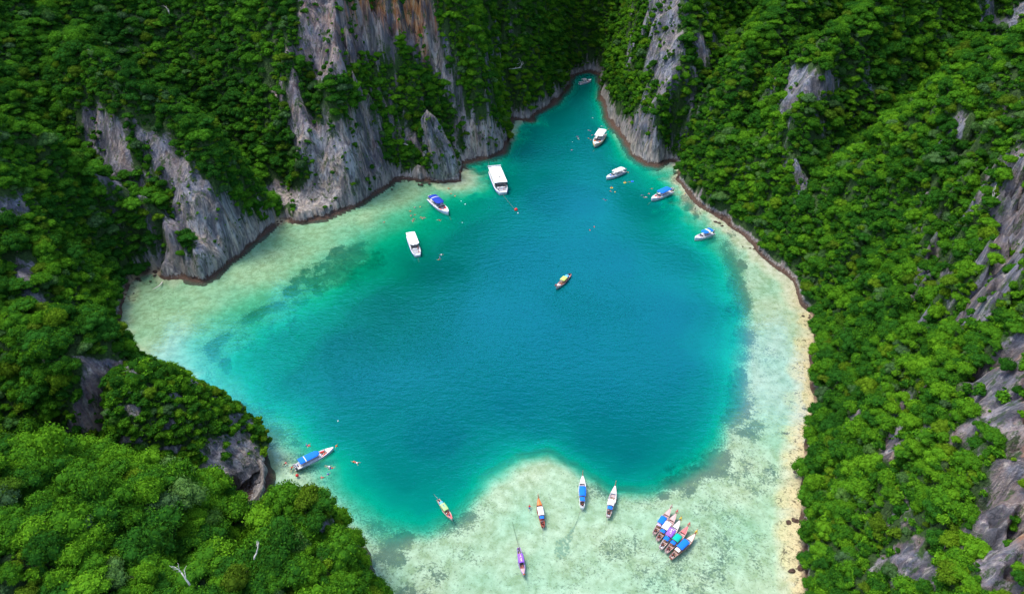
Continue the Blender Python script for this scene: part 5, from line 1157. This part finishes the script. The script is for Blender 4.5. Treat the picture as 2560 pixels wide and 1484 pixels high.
# trailing patch of drifted weed on the pale floor
PATCH = [(1437,1309),(1433,1330),(1428,1352),(1424,1375),(1414,1385),(1402,1391),(1392,1388),(1386,1375),(1390,1360),(1388,1348),(1398,1343),(1412,1336),(1426,1320)]
pw = [at(*p)[:2] for p in PATCH]; cxp = sum(p[0] for p in pw) / len(pw); cyp = sum(p[1] for p in pw) / len(pw)
gx_, gy_ = np.meshgrid(np.linspace(min(p[0] for p in pw), max(p[0] for p in pw), 60), np.linspace(min(p[1] for p in pw), max(p[1] for p in pw), 60))
jxp = 0.7 * fbm(gx_, gy_, 1.6, 3, 400); ins = inside(gx_ + jxp, gy_ + jxp, pw) & (fbm(gx_, gy_, .8, 2, 410) > -0.08)
V, F = [], []
cw, ch = (gx_[0, 1] - gx_[0, 0]) * .5, (gy_[1, 0] - gy_[0, 0]) * .5
for a, b in zip(gx_[ins], gy_[ins]):
    rz = RNG.uniform(0, 3); zz = -0.80 + RNG.uniform(0, .12); k_ = RNG.uniform(.6, 1.1)
    mb_box(V, F, (a, b, zz), (cw * 2 * k_, ch * 1.3 * k_, .06), rz)
tag(link('weed_patch', mesh_from('weed_patch', V, F), None, paint('drifted_weed', (0.30, 0.35, 0.28), .9, .5, .1, scale=1.5)), 'trailing grey-green patch of weed on the pale sandbar floor', kind='stuff')
# ------------------------------------------------------------------ boulders, driftwood, dead trees
def boulder_mesh(seed):
    r = np.random.default_rng(seed); v, f = ICO2; V = v * r.uniform(.75, 1.2, 3)
    for _ in range(7):
        n = r.normal(size=3); n /= np.linalg.norm(n); d = V @ n; c = r.uniform(.45, .8); V = V - np.maximum(0, d - c)[:, None] * n * 0.85
    V = V * (1 + .05 * r.normal(size=(len(V), 1)))
    me = mesh_from('boulder', V, f); me.materials.append(BOULDER); return me
BOULDER = rock_material('boulder_rock', False)
BOULDERS = [boulder_mesh(i) for i in range(5)]
SPOT = [(985,462,26,8,'below the centre cliff'),(1020,455,30,6,'beside the pinnacle foot'),(1060,458,20,4,'at the foot of the pinnacle'),(1318,302,14,5,'below the ledge left of the inlet'),(1755,528,30,9,'along the right rocky shore'),(1800,552,30,8,'below the pale rocks of the right shore'),(1880,622,26,6,'where the right shore bends'),
        (365,690,26,7,'in the small cove on the left'),(320,735,14,4,'on the left cove edge'),(695,556,12,4,'between spur and centre cliff'),(2020,790,12,4,'at the upper end of the sandy strip'),(1992,1180,8,3,'on the lower sandy strip'),(1985,1300,14,4,'in the sand below the overhanging trees'),(1995,1420,16,4,'at the bottom of the sandy strip')]
for px, py, sp, n, where in SPOT:
    for i in range(n):
        x, y, _z = at(px + random.uniform(-sp, sp), py + random.uniform(-sp, sp) * .45)
        z = float(height_at(np.array([x]), np.array([y]))[0]); d_ = poly_dist(np.array([x]), np.array([y]), SHORE)[0]
        if z > 2.2 or d_ > 5: continue
        s = random.uniform(.35, 1.1); o = bpy.data.objects.new('boulder', random.choice(BOULDERS)); C.objects.link(o)
        o.location = (x, y, max(z, -0.35) + s * .1); o.rotation_euler = (random.uniform(-.4, .4), random.uniform(-.4, .4), random.uniform(0, 6)); o.scale = (s * 1.2, s, s * .7)
        tag(o, 'brown-grey boulder lying ' + where, 'boulder', 'boulders ' + where)
def branchy(V, F, p, d, L, r, depth, rn):
    p = Vector(p); d = Vector(d).normalized(); pts = [p.copy()]
    for i in range(4):
        p = p + d * L / 4; d = (d + Vector((rn.uniform(-.3, .3), rn.uniform(-.3, .3), rn.uniform(-.1, .2)))).normalized(); pts.append(p.copy())
    mb_tube(V, F, [tuple(q) for q in pts], [r, r * .85, r * .7, r * .55, r * .4], 5)
    if depth: 
        for i in (2, 3, 4):
            branchy(V, F, pts[i], d + Vector((rn.uniform(-1, 1), rn.uniform(-1, 1), rn.uniform(-.2, .8))), L * .55, r * .5, depth - 1, rn)
for k, (px, py, z0, d, L, lab, nm) in enumerate([
        (1272,173,30,(1,-.15,.1),8,'fallen bleached trunk on the dark slope left of the inlet','fallen_trunk'), (425,48,45,(.4,-.3,1),5,'bare pale dead tree near the top left','dead_tree'), (636,1398,40,(.3,.2,1),3.2,'bleached dead tree in the lower left jungle','dead_tree'),
        (475,1462,40,(-.2,.1,1),3.5,'bare grey dead tree near the bottom edge of the left jungle','dead_tree'), (1020,365,30,(-1,0,.4),3.5,'bent bare branch on the centre cliff','dead_branch'), (2075,1225,18,(1,-.3,.5),3.2,'bare pale branch on the lower right hillside','dead_branch'),
        (2465,535,60,(.2,.3,1),4,'pale dead tree below the right cliff','dead_tree'), (406,705,0,(.1,-1,.05),7,'thin driftwood log lying in the left cove shallows','driftwood')]):
    # walk down the sight line to the surface
    a, b, c = ray(px, py); ts = np.linspace(60, 700, 1600); xs, ys, zs_ = a * ts, b * ts, CAM_H + c * ts
    hh = np.maximum(height_at(xs, ys), 0.0) + (0.1 if nm == 'driftwood' else 6.5 if py > 1300 else 3.2); i = int(np.argmax(zs_ < hh)); V, F = [], []
    branchy(V, F, (0, 0, 0), d, L, .16 * (1 + L / 10), 0 if nm in ('driftwood',) else 2, random.Random(k))
    o = link(nm, mesh_from(nm, V, F, True), None, DEADWOOD); o.location = (xs[i], ys[i], hh[i]); tag(o, lab, 'dead tree' if nm == 'dead_tree' else 'driftwood' if nm == 'driftwood' else 'dead wood')
